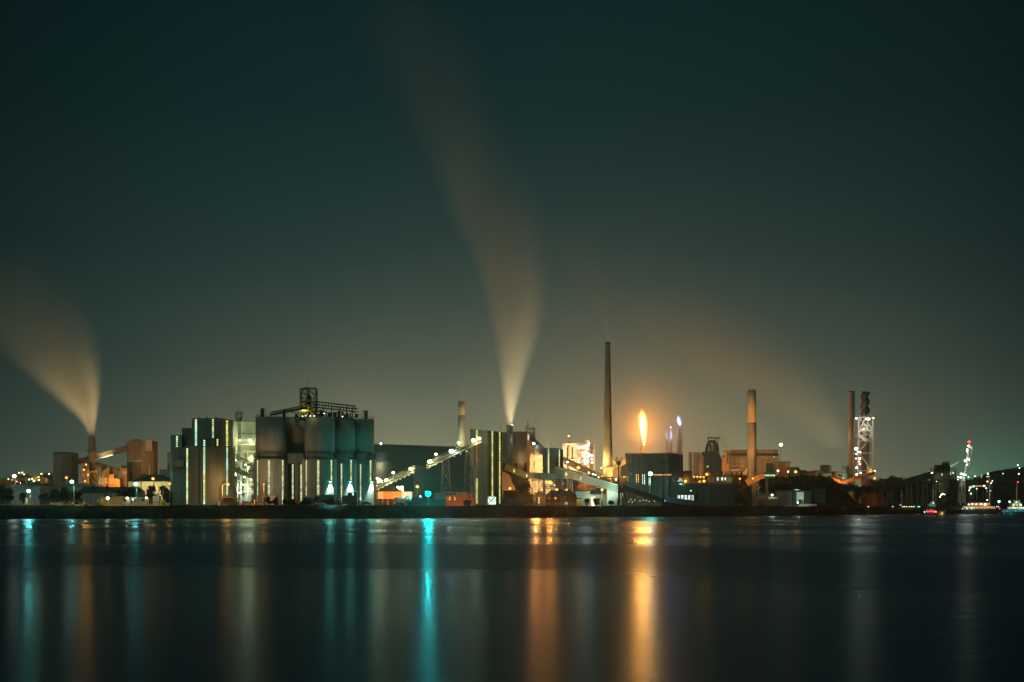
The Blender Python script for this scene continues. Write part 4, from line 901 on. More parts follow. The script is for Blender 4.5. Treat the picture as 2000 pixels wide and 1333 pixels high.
MB().prism([*foot((981,D+5),(1014,D),(1029,D),(1034.5,D+5)),(X(1035,D+5),D+22),(X(981,D+5),D+22)], GZ-.3, [Z(844,D),Z(843,D),Z(843.8,D),Z(847,D),Z(847,D),Z(844,D)]).build('wall', MTAN, t)
window(t, foot((1029,D))[0], foot((1034.5,D+5))[0], 1030.5,1033,849.5,860,GWINW,3,1,mull=.15)
w = MB(); box_px(w,1011,1024,902,None,D-3,2.9); box_px(w,1002,1004,885,None,D-1,.9); w.build('annex_wall', MRUST, t)
light(t, P(1017,897,D-6), WARM, 500, .4)
t = thing('glow_house', 'white and amber lit wall glowing between striped tower and plume chimney', 'building', (X(983,1080),1080,GZ))
w = MB(); box_px(w,972,988,868,None,1080,6); w.build('wall', MPALE, t); light(t, P(984,885,1074), SOD, 700, .5); light(t, P(984,898,1074), WHT, 900, .5)
D = 1420
t = thing('blast_furnace', 'faint hazy blast furnace top behind the tan stock house', 'blast furnace', (X(1035,D),D,GZ))
w = MB(); w.lathe(X(1036,D),D,[(GZ,9),(Z(900,D),8),(Z(870,D),5),(Z(848,D),3)],20)
w.slab([(X(1026,D),Z(850,D)),(X(1045,D),Z(850,D)),(X(1060,D),Z(905,D)),(X(1052,D),Z(905,D)),(X(1042,D),Z(868,D)),(X(1026,D),Z(868,D))],D-3,D+3); w.build('furnace_body', MTAN, t)
w = MB(); 
for q,h in ((1027,832),(1031,826),(1036,834),(1041,833),(1044,836)): w.bar(P(q,870,D-4),P(q,h,D-4),.9)
for yy in (838,846,856): w.bar(P(1026,yy,D-5),P(1046,yy,D-5),.8)
w.bar(P(1030.5,826,D),P(1030.5,822,D),.5); w.build('steel_frame', MTAN, t)
t = gallery('furnace_conveyor','lamp lit skip bridge sloping down behind the little teal tower',P(1034,858,1100),P(1062,884,1080),4,2.6,MTAN,MROOF,legs=((.2,5,2),))
for (px,py,cc,pw,r) in ((1042.5,867,(.9,1,.8),2500,.75),(1057,875,(1,.9,.6),1500,.6)): lamp_parts(t,P(px,py,1085),cc,pw,r,45)
t = thing('cast_house', 'amber lit cast house in steam between stock house and teal tower', 'building', (X(1048,1120),1120,GZ))
w = MB(); w.slab([(X(1028,1120),GZ),(X(1075,1120),GZ),(X(1075,1120),Z(892,1120)),(X(1055,1120),Z(880,1120)),(X(1030,1120),Z(868,1120))],1120,1145); w.build('wall', MCREAM, t)
w = MB(); w.bar(P(1028,890,1112),P(1062,893,1112),1.6,1.6).bar(P(1028,903,1112),P(1062,890,1112),1.3,1.3); w.build('duct', MCREAM, t)
for (px,py,pw,cc) in ((1040,922,8000,(1,.60,.26)),(1053,905,6000,(1,.7,.36)),(1035,935,8000,(1,.58,.24)),(1062,925,6500,(1,.6,.28))): light(t, P(px,py,1100), cc, pw, 1)
for (px,py,r) in ((1058.5,914,.8),(1036,930,.5),(1046,928,.4)): lamp_parts(t,P(px,py,1098),SOD,1500,r,35)
light(t, P(1062,925,1180), WARM, 160000, 3, spot=110, aim=P(1067,830,1290))
# ---- teal galleries and small tower
D = 870
t = thing('transfer_tower', 'small teal transfer tower with two white lit strips', 'tower', (X(1080,D),D,GZ))
A_, B_, C_ = foot((1060.5,D+4),(1084,D-2),(1100,D+4)); BK = [(C_[0],D+14),(A_[0],D+16)]
MB().prism([A_,B_,C_,*BK], Z(931,D), [Z(876,D+4),Z(875,D-2),Z(878,D+4),Z(878,D+4),Z(876,D+4)]).build('wall', MSHEET, t)
w = MB(); lattice(w, sq(1062,1098,None,D,12), sq(1062,1098,931,D,12), 3, .6, .4, 2); w.build('steel_frame', MSTEEL, t)
window(t,A_,B_,1070,1073.4,877,926,GSTRIP,16,mull=.18); window(t,B_,C_,1091,1093.3,878,912,GSTRIP,12,mull=.18)
MB().tube(P(1077,876,D+5),P(1077,862,D+5),.08,None,5).build('aerial', MSTEEL, t)
MTEALG = surf('teal_gallery_cladding', (.13,.19,.175), .5, .12, .4, .1, ribs=1.0, c2=(.11,.16,.15), stain=.12)
gallery('conveyor_gallery','teal gallery sagging from the striped tower to the small teal tower',P(981,912,842),P(1022,930,856),3.2,3.0,MTEALG,MROOF,windows=((.42,1.6,GSTRY),),legs=((.95,3,2),))
gallery('conveyor_gallery','level teal gallery entering the small teal tower from the left',P(1021,929.5,856.5),P(1083,932,864),3.2,2.6,MTEALG,MROOF,windows=((.05,1.6,GSTRY),),legs=((.1,3,2),(.6,4,2.4)))
gallery('conveyor_gallery','long teal gallery falling right from the small teal tower, white lit at its lower end',P(1087,920,862),P(1213,956,838),3.4,3.3,MTEALG,MPALE,windows=((.19,1.5,GSTRY),(.42,1.5,GSTRP)),legs=((.22,3,2),))
light(None, P(1188,960,830), (.62,1,.8), 13000, .5, spot=100, aim=P(1180,943,846)); light(None, P(1120,960,835), (.7,1,.9), 9000, .8, spot=130, aim=P(1110,925,858))  # unseen fill spots aimed up at the gallery
t = thing('gallery_lamp','floodlight fixed under the white lit end of the teal gallery','floodlight',P(1205,938,828)); lamp_parts(t,P(1203,937,829),WHT,600,.35,40); MB().bar(P(1203,945,832),P(1203,937,832),.2).build('bracket',MSTEEL,t)
t = thing('transfer_house','pale green lit transfer house under the gallery lower end','transfer house',(X(1203,840),840,GZ))
w = MB(); w.slab([(X(1186,842),GZ),(X(1214,842),GZ),(X(1222,842),Z(946,842)),(X(1212,842),Z(944,842)),(X(1186,842),Z(953,842))],842,852); w.build('wall', MPALE, t); light(t,P(1196,958,834),(.5,1,.6),350,.5)
gallery('conveyor_gallery','dim green gallery running on downhill past the power pole',P(1214,952,836),P(1292,978,842),3,2.2,MGREEN,MROOF,legs=((.3,3,2),))
t = gallery('conveyor_gallery','dark curved conveyor lowest on the bank right of the power poles',P(1290,975,900),P(1345,983,905),3,2.4,MDARK,MROOF)
# ---- lit cream plant
D = 1290
t = thing('sinter_plant', 'cream plant block with a cluster of white lamps down its right side', 'plant', (X(1130,D),D,GZ))
w = MB(); box_px(w,1098,1152,866.5,None,D,24); box_px(w,1143,1152,860,866.3,D+1,6); box_px(w,1152.2,1162,868,None,D+4,14); w.build('wall', MCREAM, t)
window(t,(X(1098,D),D),(X(1152,D),D),1107,1109.6,874,898,MGLASSD,4,1); window(t,(X(1098,D),D),(X(1152,D),D),1116.5,1119.2,874,898,MGLASSD,4,1)
MB().lathe(X(1110.8,D-6),D-6,[(Z(935,D-6),.75),(Z(854,D-6),.7)],12).build('flue', MRUST, t)
w = MB(); w.box(X(1102,D-8),X(1123,D-8),D-9,D-1,Z(869,D-8),Z(867,D-8)); w.box(X(1101,D-8),X(1122,D-8),D-9,D-1,Z(899,D-8),Z(898,D-8)); w.build('deck', MCREAM, t)
w = MB(); lattice(w, sq(1129,1152,None,D-8,7), sq(1129,1152,872,D-8,7), 7, .5, .35, 2); w.build('steel_frame', MRUST, t)
light(t, P(1113,868,D-14), (1,.6,.2), 1500, .5); lamp_parts(t,P(1110.8,852,D-6),WARM,300,.6,20,False)
rn = random.Random(21)
for (px,py) in ((1130,875),(1134,874),(1138,874.5),(1142,873),(1146,871),(1150,870),(1150,866),(1147,877),(1138,885),(1143,884),(1147,886),(1141,891),(1148,893),(1151,889),(1143,899),(1148,901),(1144,905),(1156,890),(1156,897),(1156,904),(1130,902)):
    lamp_parts(t,P(px+rn.uniform(-.6,.6),py,D-13),(.9,1,.82),450,rn.uniform(.6,1.0),45,False)
light(t, P(1115,905,D-25), (1,.86,.5), 20000, 1); light(t, P(1145,900,D-25), (.95,1,.7), 16000, 1)
gallery('furnace_conveyor','brown conveyor falling across the cream plant towards the tall chimney',P(1100,899,1150),P(1172,932,1100),3.4,2.6,MTAN,MROOF,windows=((.1,1.2,GWINW),),legs=((.5,4,2),))
gallery('furnace_conveyor','lower amber lit conveyor under the brown one near the cream plant',P(1098,918,1120),P(1152,935,1090),3,2.2,MCREAM,MROOF)
for i,(px,py,D_,cc,pw,r,lb) in enumerate(((1108,903,1120,(.85,1,.8),1200,.6,'white lamp low on the cream plant'),(1129.5,914,1080,SOD,9000,.95,'strong orange lamp before the cream plant'),(1150,923.5,1080,WARM,1200,.5,'small warm lamp right of the strong orange one'),(1158,926.5,1080,(1,.9,.7),900,.5,'small white lamp left of the tall chimney foot'),
    (1074.5,943,850,SOD,15000,.95,'strong orange lamp under the small teal tower'),(1087.5,957,835,SOD,4500,.62,'orange lamp, left one over the dark gabled house'),(1107.5,958.5,835,SOD,5000,.75,'orange star lamp, right one over the dark gabled house'),
    (1176,957,838,SOD,1300,.6,'square orange lamp on the green canopy wall'),(1058,957,830,SOD,200,.28,'tiny orange lamp above the small gabled house'),(996,954.5,820,SOD,1400,.62,'orange street lamp with curved arm beside the striped tower'))):
    t = street_lamp(px,py,D_,cc,pw,lb,'street lamp',arm=-12 if i==9 else 0,r=r,glass=34)
    if i == 4: beam(t, P(px-1,py,D_-2), (1,.24,.035), 26000)
    if i == 6: beam(t, P(px,py,D_-2), (1,.34,.07), 9000)
street_lamp(1074,957,812,WARM,60,'small lamp on a tall bare pole before the gabled houses','street lamp',r=.25,glass=15)
t = street_lamp(1047,960,808,SOD,400,'small orange lamp added left of the gabled house roof','street lamp',r=.4,glass=30)
beam(t, P(1047,960,806), (1,.25,.035), 52000)  # lamp and beam added to strengthen the amber streak on the water
t = thing('brown_shed','low brown shed row behind the orange lamps, under the teal gallery','shed',(X(1110,900),900,GZ))
w = MB(); box_px(w,1086,1130,936,None,900,20); w.build('wall', MRUST, t); MB().box(X(1085,900),X(1131,900),899.5,921,Z(935.9,900),Z(935,900)).build('roof', MROOF, t)
lamp_parts(t,P(1098,945,898),(.8,1,.9),120,.5,12,False)
t = thing('pipe_bridge','orange lit bundle of sloping pipes left of the green canopy','pipe bridge',P(1130,955,880))
w = MB(); [w.tube(P(1127,950+i*3,880+i),P(1166,943+i*2.4,880+i),.3,None,8) for i in range(4)]; w.build('pipes', MORNG, t)
w = MB(); [w.bar((X(q,881),881,GZ),P(q,946,881),.35) for q in (1130,1148,1164)]; w.build('trestle', MRUST, t); light(t,P(1145,962,870),SOD,1100,.6); light(t,P(1145,938,872),SOD,700,.6)
t = thing('pipe_bridge','orange lit sloping pipes between tall chimney and dark hall','pipe bridge',P(1200,940,895))
w = MB(); [w.tube(P(1197,938+i*3,898+i),P(1228,931+i*3,898+i),.35,None,8) for i in range(4)]; w.build('pipes', MORNG, t)
w = MB(); [w.bar((X(q,899),899,GZ),P(q,933,899),.35) for q in (1200,1224)]; w.build('trestle', MRUST, t); light(t,P(1212,926,890),SOD,700,.5)
lamp_parts(t,P(1219,931.5,893),SOD,200,.4,25,False)
# ---- low houses in front, middle
shed('gabled_house','small gabled house with a white edged roof and lit windows',1042,1066,969,961,816,12,MCREAM,MROOF,'house',ridge='y',wins=((1045,1048,972,979,GWIN,2,1),(1051,1054.5,971,984,GWIN,3,1),(1058,1061,972,979,GDIM,2,1)))
shed('long_house','long dark house with a row of dim windows under the orange lamps',1066,1126,970,958,822,18,MRUST,MROOF,'house',hipx=12,wins=((1069,1073,971,975,GDIM,1,2),(1083,1087,971,976,GWIN,1,2),(1093,1096,972,975,GDIM,1,2),(1101,1104,972,976,GDIM,1,2),(1112,1115,973,976,GDIM,1,2)))
shed('green_canopy_shed','green open fronted shed with a wide sloping canopy roof',1125,1152,960,958,850,16,MSHEET,MGREEN,'shed')
t = shed('green_canopy_shed','green drive-through canopy with cars beneath, left of the power pole',1152,1206,966,953,850,18,MDARK,MGREEN,'canopy',hipx=16); light(t,P(1158,975,846),(.7,1,.6),700,.4); light(t,P(1165,973,846),SOD,400,.4)
w = MB(); box_px(w,1155,1163,971,None,849.5,.4); w.build('lit_wall', MWHITE, t)
shed('dark_hut','brown hut beside the curved orange street lamp',985,1012,960,958,835,12,MTAN,MROOF,'hut'); shed('dark_hut','dark red hut between the brown hut and the small gabled house',1012,1040,966,964.5,826,10,MBRICK,MROOF,'hut')
shed('green_hut','yellow green lit kiosk at the edge of the green shed',1126.5,1133,975,973,838,4,MYEL,MROOF,'kiosk'); light(None,P(1130,976,834),(.9,1,.2),160,.3)  # unseen fill light on the kiosk
t = thing('information_sign','small glowing white blue sign on the verge before the long dark house','sign',(X(1106,820),820,GZ))
w = MB(); w.bar((X(1106,820),820,GZ-.2),P(1106,983,820),.3); w.build('post',MPOLE,t); box_px(MB(),1103.5,1108.5,981,986,819,.3).build('sign_panel', glow('lit_sign',(.45,.85,1),1.1,(.3,.6,.9),.8,.6), t)
t = thing('fence','orange lit paling fence before the long dark house','fence',(X(1100,815),815,GZ))
w = MB(); [w.bar((X(1058+i*2.2,815),815,GZ-.1),P(1058+i*2.2,981.5,815),.13) for i in range(42)]; [w.bar(P(1056,q,815),P(1152,q,815),.1) for q in (982.5,985)]; w.build('palings', MCREAM, t); light(None,P(1075,975,806),SOD,350,.5); light(None,P(1120,975,806),SOD,300,.5)  # unseen fill lights along the palings
for i,(px,ty,wd,D_,lb) in enumerate(((1024,940,34,850,'dark tree mass under the sagging teal gallery'),(1147,974,14,838,'round bush before the green open shed'),(1194,978,12,836,'round bush under the green canopy edge'),(1165,973,14,838,'small tree before the green canopy'))):
    tree('broadleaf_tree', lb, px, None, ty, wd, D_, seed=100+i, leaves=1100)

t = thing('pipe_rack', 'long low pipe rack dotted with small lamps across the works centre', 'pipe rack', (X(1120,960),960,GZ))
w = MB(); [w.bar((X(q,960),960,GZ),P(q,931,960),.4) for q in range(1040,1200,12)]; [w.tube(P(1038,yy,960),P(1198,yy+1,960),.3,None,8) for yy in (932,935,938)]; w.build('pipes', MSTEEL, t)
sparks(t, [(1101,927,958,WARM),(1118,929,958,SOD),(1123,931,958,WARM),(1136,928.5,958,WHT),(1144,930,958,SOD),(1163,928,958,WHT),(1169,933,958,WARM),(1176,931,958,SOD),(1068,941,958,SOD),(1050,934,958,WARM),(1042,926,958,WHT),(1032,938,958,SOD),(1055,946,940,SOD),(1084,949,940,WARM),(1118,950,940,SOD),(1092,929,958,SOD)], .42, 20, 150)
# ================================================================== L. tall chimney etc
D = 1050
t = thing('chimney', 'tallest slender tapering chimney, lit yellow along its left edge', 'chimney', (X(1187,D),D,GZ))
MB().lathe(X(1187,D),D,[(GZ-.3,3.05),(Z(912,D),2.95),(Z(860,D),2.6),(Z(770,D),2.0),(Z(670,D),1.42)],36).build('shaft', MCHIM, t)
MB().lathe(X(1187,D),D,[(Z(672,D),1.5),(Z(669,D),1.5)],24).build('rim', MBLACK, t)
w = MB(); w.lathe(X(1187,D),D,[(Z(913,D),4.6),(Z(912,D),4.6)],24,False); railing(w,[(X(1187,D)+math.cos(a*.524)*4.5,D+math.sin(a*.524)*4.5,Z(912,D)) for a in range(13)],1.1,2); w.bar(P(1172,915,D-2),P(1186,914,D-2),.6); w.build('platform', MSTEEL, t)
light(t, P(1150,925,D-15), (1,.70,.24), 42000, .8, spot=110, aim=P(1187,850,D)); light(t, P(1168,905,D-7), (1,.68,.2), 6500, .4)
shed('yellow_shed','yellow lit gabled shed right of the tallest chimney foot',1197,1226,921,910,1060,22,MCREAM,MCREAM,'shed',ridge='y',wins=((1219,1224,921,933,MGLASSD,2,1),))
shed('yellow_shed','long yellow lit upper wall behind the gabled shed',1197,1240,899,896.5,1110,22,MCREAM,MROOF,'building'); light(None,P(1208,905,1090),(1,.62,.2),13000,1); light(None,P(1212,930,1040),(1,.62,.2),9000,1)  # unseen fill lights on the yellow sheds
# ---- dark hall
D = 905
t = thing('dark_hall', 'big dark green mill hall with a raised roof and lit paired windows', 'hall', (X(1280,D),D,GZ))
a, b = foot((1226,D),(1306,D)); c = foot((1334,D+14))[0]; th_ = Z(884.5,D)
w = MB(); w.prism([a,b,c,(c[0],D+60),(a[0],D+60)], GZ-.3, [Z(907,D)]*5)
w.build('wall', MDARK, t)
a2 = (X(1235,D),D+.02); w = MB(); w.prism([a2,(b[0],D+.02),(c[0]-.02,D+14),(c[0]-.02,D+52),(a2[0],D+52)], Z(907,D)+.01, [Z(888,D),Z(888,D),Z(890,D+14),Z(890,D+14),Z(888,D)]).build('upper_wall', MDARK, t)
w = MB(); w.prism([(a2[0]-.4,D-.5),(b[0],D-.5),(c[0]+.3,D+13.5),(c[0]+.3,D+52.5),(a2[0]-.4,D+52.5)], Z(888,D)+.02, [Z(886,D),Z(885,D),Z(889,D+14),Z(885,D+50),Z(885,D+50)]).build('roof', MROOF, t)
MB().prism([(a[0]-.3,D-.4),(a2[0],D-.4),(a2[0],D+40),(a[0]-.3,D+40)], Z(907,D)+.01, [Z(907,D)+.3,Z(903,D),Z(903,D),Z(907,D)+.3]).build('lean_to_roof', MROOF, t)
for (p0,p1,q0,q1) in ((1241.6,1244,926.5,943.5),(1245.4,1247.8,926.5,943.5)): window(t,a,b,p0,p1,q0,q1,GWIN,4,1,mull=.22)
for (p0,p1,q0,q1) in ((1254,1256.2,926.5,946),(1257.7,1260,926.5,947),(1266.4,1268.4,933,948),(1269.8,1271.6,941,949)): window(t,a,b,p0,p1,q0,q1,GWINW,4,1,mull=.22)
for i in range(7): window(t,a,b,1277+i*5,1281+i*5,926.3,929.4,GWIN,1,2,mull=.15)
window(t,a,b,1303,1305.5,941,943,GWINW,1,1); window(t,a,b,1231.5,1233,924.5,927,GWIN,1,1,mull=.1)
t = street_lamp(1270.3,926,885,TEAL,8000,'teal star lamp before the big dark hall','floodlight',r=1.05,glass=65)
light(t, P(1270,926,882), (.25,.9,.75), 6000, .5, spot=140, aim=P(1270,930,905)); beam(t, P(1270,926,882), (.1,1,.8), 8000)
t = shed('annex_hall','dark lower annex right of the big dark hall',1334,1351,922,919,930,20,MDARK,MROOF,'annex')
light(None,P(1328,936,915),(1,.3,.1),900,.6)  # unseen orange fill light by the annex
t = thing('pent_roof','white edged small pent roof catching light right of the dark hall','roof',P(1330,940,912))
w = MB(); w.slab([(X(1322,912),Z(941,912)),(X(1336,912),Z(941,912)),(X(1331,912),Z(934,912))],912,920); w.build('roof', MWHITE, t); light(t,P(1330,942,906),WHT,300,.4)
# power poles
def power_pole(px, ytop, D, label):
    t = thing('power_pole', label, 'power pole', (X(px,D),D,GZ)); MB().tube((X(px,D),D,GZ-.3),P(px,ytop,D),.42,.28,10).build('pole', MBARK, t)
    for i,dy in enumerate((2.5,6,9)):
        w = MB(); L = (6.5,5,4)[i]; w.bar(P(px-L,ytop+dy,D-.4),P(px+L,ytop+dy,D-.4),.28); o = w.build('crossarm', MBARK, t)
        w = MB(); [w.lathe(X(px+s,D-.4),D-.4,[(Z(ytop+dy,D)+.1,.16),(Z(ytop+dy,D)+.45,.22),(Z(ytop+dy,D)+.7,.1)],8) for s in (-L+.6,-L*.5,L*.5,L-.6)]; w.build('insulators', MBLACK, o)
    return t
t = power_pole(1208.5,899,820,'tall black power pole with crossarms near the lit gallery')
w = MB(); w.box(X(1204,820),X(1219,820),819,823,Z(955,820),Z(954,820)); railing(w,[P(1204,954,819),P(1219,954,819)],1,1.5); [w.bar(P(q,985,822),P(1212+(q-1212)*.3,955,822),.35) for q in (1210,1216,1224)]; w.build('platform', MBLACK, t)
power_pole(1296.3,899,860,'grey power pole before the right half of the dark hall')
rn = random.Random(44)
t = thing('valve_gear','tangle of dark machinery with glints at the foot of the power pole','machinery',(X(1225,825),825,GZ))
w = MB()
for i in range(26): q = rn.uniform(1204,1275); w.bar(P(q,986,828),P(q+rn.uniform(-5,5),rn.uniform(968,980),828),rn.uniform(.2,.6))
w.bar(P(1204,975,829),P(1275,977,829),.5); w.build('pipework', MSTEEL, t)
for (px,py) in ((1228,980),(1235,981),(1240,977),(1250,979),(1256,977),(1262,978),(1268,980),(1278,979),(1232,976)): lamp_parts(t,P(px,py,826),WHT if px%2 else WARM,45,.22,8,False)
# ================================================================== O. flares
def flame_mat(name, core, edge, s, H, pw=1.0):
    m, t, o = new_mat(name); tc = t.nodes.new('ShaderNodeTexCoord'); sp = t.nodes.new('ShaderNodeSeparateXYZ'); t.links.new(tc.outputs['Generated'], sp.inputs[0])
    dx = math_n(t,'MULTIPLY',math_n(t,'SUBTRACT',sp.outputs[0],.5),2.0); dy = math_n(t,'MULTIPLY',math_n(t,'SUBTRACT',sp.outputs[1],.5),2.0)
    return m, t, o, sp, dx, dy
def flame(name, label, D, prof, core, edge, strength, lights, group=None):
    """prof: (py, centre px, half width px) from the burner up. Nested hulls: thin glowing gas outside, dense bright gas inside"""
    k = D/F; x0 = X(prof[0][1],D); z0 = Z(prof[0][0],D)
    t = thing(name, label, 'flame', (x0,D,z0), group)
    big = strength > 2.5; rn = random.Random(len(label))
    shells = [('flame_body',1.18,.07),('flame_veil',1.0,.12),('flame_sheet',.84,.25),('flame_core',.66,.6),('flame_heart',.42,1.2)] if big else [('flame_body',1.15,.15),('flame_sheet',.9,.4),('flame_core',.55,.9)]
    for si,(nm, g, st) in enumerate(shells):
        f_ = si/(len(shells)-1); colr = tuple(edge[i]+(core[i]-edge[i])*f_ for i in range(3))
        m, tr, o = new_mat(nm); e = tr.nodes.new('ShaderNodeEmission'); e.inputs[0].default_value = colr+(1,)
        tc = tr.nodes.new('ShaderNodeTexCoord'); nz = tr.nodes.new('ShaderNodeTexNoise'); nz.inputs['Scale'].default_value = .45; nz.inputs['Detail'].default_value = 4
        tr.links.new(tc.outputs['Object'], nz.inputs[0])
        tr.links.new(math_n(tr,'MULTIPLY',math_n(tr,'MAXIMUM',math_n(tr,'SUBTRACT',math_n(tr,'MULTIPLY',nz.outputs[0],2.4),.35),0.0),st*strength), e.inputs[1]); tr.links.new(e.outputs[0], o.inputs[1])
        w = MB(); V = []; nn = 20; n = 22; ph = [rn.uniform(0,6.28) for _ in range(5)]; top = len(prof)-1
        for j in range(n+1):
            u = j/n*top; k0 = min(int(u), top-1); fr_ = u-k0
            py, cx, hw = [prof[k0][q]+(prof[k0+1][q]-prof[k0][q])*fr_ for q in range(3)]
            up = j/n; zc = Z(prof[0][0],D); zz = zc+(Z(py,D)-zc)*(.72+.28*min(g,1.35))
            cx += math.sin(up*5+ph[0])*.5*up*(1 if big else .3)
            for i in range(nn):
                a = 2*math.pi*i/nn; wob = 1+up*(.14*math.sin(3*a+ph[1]+up*9)+.10*math.sin(5*a+ph[2]-up*17)+.08*math.sin(up*23+ph[3]+a))
                V.append((X(cx,D)+math.cos(a)*hw*k*g*wob, D+math.sin(a)*hw*k*g*.9*wob, zz+up*.5*math.sin(2*a+ph[4])))
        n += 1
        w.add(V, [(j*nn+i,j*nn+(i+1)%nn,(j+1)*nn+(i+1)%nn,(j+1)*nn+i) for j in range(n-1) for i in range(nn)]+[tuple(reversed(range(nn))),tuple(range((n-1)*nn,n*nn))])
        w.build(nm, m, t)
    for (py,cx,col,p,r) in lights: light(t, P(cx,py,D), col, p*FLP, r, name='flame_light', omni=True)
    return t
D = 1150
t = thing('flare_stack', 'short stepped flare stack under the big orange flame', 'flare stack', (X(1256,D),D,GZ))
MB().lathe(X(1256.5,D),D,[(GZ-.3,1.2),(Z(873,D),.95)],16).build('shaft', MCHIM, t)
w = MB(); [w.lathe(X(1255,D),D,[(Z(q,D),1.7),(Z(q-.8,D),1.7)],12) for q in (884,880,876.5)]; w.lathe(X(1256.5,D),D,[(Z(873,D),1.1),(Z(871,D),1.1)],12); w.build('burner_rings', MSTEEL, t)
flame('flare_flame','tall white hot flame with an orange rim above the dark hall',D,[(871.5,1258,1.6),(862,1258,3.4),(850,1257,6.2),(838,1256.2,8.0),(826,1255.5,8.6),(816,1254.6,7.8),(808,1254,5.2),(801,1253.6,1.2)],(1,.56,.15),(1,.24,.02),3.4,
    ((855,1257,(1,.32,.05),60000,2.5),(838,1256,(1,.32,.05),150000,4),(820,1255,(1,.32,.05),110000,4)))
D = 1400
for (px,hw,yt,lb,fl,fr) in ((1303.2,1.4,858,'thin gas stack, leftmost of the blue flame group','small violet blue flame, first of three',((857,1302.6,1.5),(852,1302,2.0),(847,1301.5,1.8),(843,1301.1,1.2),(839.5,1300.9,.4))),
    (1310.8,1.2,858.5,'thin gas stack, middle of the blue flame group','slender white blue flame, middle of three',((858.5,1310.6,1.4),(853,1310.8,2.5),(846,1310.8,2.4),(840,1310.4,1.5),(835,1310.4,.4))),
    (1328,4.2,836,'wide lattice clad gas stack under the largest blue flame','largest pale blue flame leaning left',((832,1328,1.8),(829,1327.6,4.2),(823,1326.4,5.0),(817,1325.2,4.2),(812,1324.4,1.2)))):
    t = thing('gas_stack', lb, 'gas stack', (X(px,D),D,GZ)); w = MB()
    if hw > 3:
        MB().lathe(X(px-1.2,D),D,[(GZ,1.0),(Z(yt+2,D),.9)],14).lathe(X(px+2.6,D),D,[(GZ,.5),(Z(yt+4,D),.5)],10).build('shaft', MCHIM, t)
        lattice(w, sq(px-hw,px+hw,None,D-2.5,5), sq(px-hw,px+hw,yt,D-2.5,5), 14, .4, .3, 2); w.build('steel_frame', MCHIM, t)
    else:
        MB().lathe(X(px,D),D,[(GZ,hw*D/F),(Z(yt,D),hw*D/F*.9)],14).build('shaft', MCHIM, t)
        lattice(w, sq(px-hw*1.8,px+hw*1.8,None,D-1.5,3), sq(px-hw*1.8,px+hw*1.8,yt+3,D-1.5,3), 10, .25, .2, 2); w.build('steel_frame', MCHIM, t)
    flame('gas_flame', fl, D, list(fr), (.50,.62,1), (.16,.26,1), (.6 if hw==1.4 else 1.0) if hw<3 else 1.3, ((fr[1][0],fr[1][1],(.45,.6,1),2500,1.0),), 'blue gas flames')
# ================================================================== Q. stoves and blast furnace
for (px,hw,yt,D_,mt,lb) in ((1348.5,3.6,884,1340,MTAN,'hot stove, leftmost and palest grey of three'),(1360.3,6.2,884,1310,MSTEEL,'hot stove, wide dark grey middle one of three'),(1369.2,5.2,889.5,1290,MTAN,'hot stove, warm lit brown rightmost of three')):
    t = thing('hot_stove', lb, 'hot stove', (X(px,D_),D_,GZ), 'hot stoves by the blast furnace'); rr_ = hw*D_/F
    MB().lathe(X(px,D_),D_,[(GZ,rr_),(Z(yt,D_)-.2,rr_),(Z(yt,D_),rr_*.9)],24).build('shell', mt, t)
    w = MB(); [w.lathe(X(px,D_),D_,[(Z(q,D_),rr_+.12),(Z(q,D_)+.3,rr_+.12)],24,True,True) for q in (yt+12,yt+26)]; w.build('hoops', MSTEEL, t)
light(None,P(1378,930,1270),(1,.5,.15),2500,1); light(None,P(1352,932,1270),SOD,1500,1)  # unseen fill lights on the stoves
D = 2050
t = thing('blast_furnace', 'grey blast furnace in haze with a crossbar on tall posts', 'blast furnace', (X(1390,D),D,GZ))
w = MB(); w.slab([(X(1371,D),GZ),(X(1412,D),GZ),(X(1412,D),Z(908,D)),(X(1406,D),Z(898,D)),(X(1401,D),Z(884,D)),(X(1393,D),Z(882,D)),(X(1378,D),Z(882,D)),(X(1371,D),Z(884,D))],D,D+14); w.build('furnace_body', MSTEEL, t)
w = MB(); 
for sg in (-1,1):
    pr = None
    for i in range(9):
        a_ = i/8*math.pi/2; c_ = P(1391+sg*12*math.cos(a_)*.9, 882-math.sin(a_)*20, D+2)
        if pr: w.tube(pr,c_,1.9,1.9,10)
        pr = c_
w.tube(P(1388,884,D+2),P(1388,868,D+2),1.5,None,10).tube(P(1394,884,D+2),P(1394,866,D+2),1.5,None,10).tube(P(1380,884,D),P(1384,864,D),1.2,None,8).tube(P(1402,886,D),P(1398,864,D),1.2,None,8)
w.tube(P(1400,880,D-1),P(1410,905,D-1),1.5,None,8); w.build('uptakes', MSTEEL, t)
w = MB(); [w.bar(P(q,885,D),P(q,855,D),1.0) for q in (1383,1397.5,1402)]; w.bar(P(1381.5,856,D),P(1405.5,856,D),1.3,.9); [w.blob(P(q,855,D),1.0,8,5) for q in (1384,1390,1397,1402,1405)]; w.build('crossbar_frame', MSTEEL, t)
lamp_parts(t,P(1382,911.5,2000),(.4,1,.25),600,1.3,4,False)
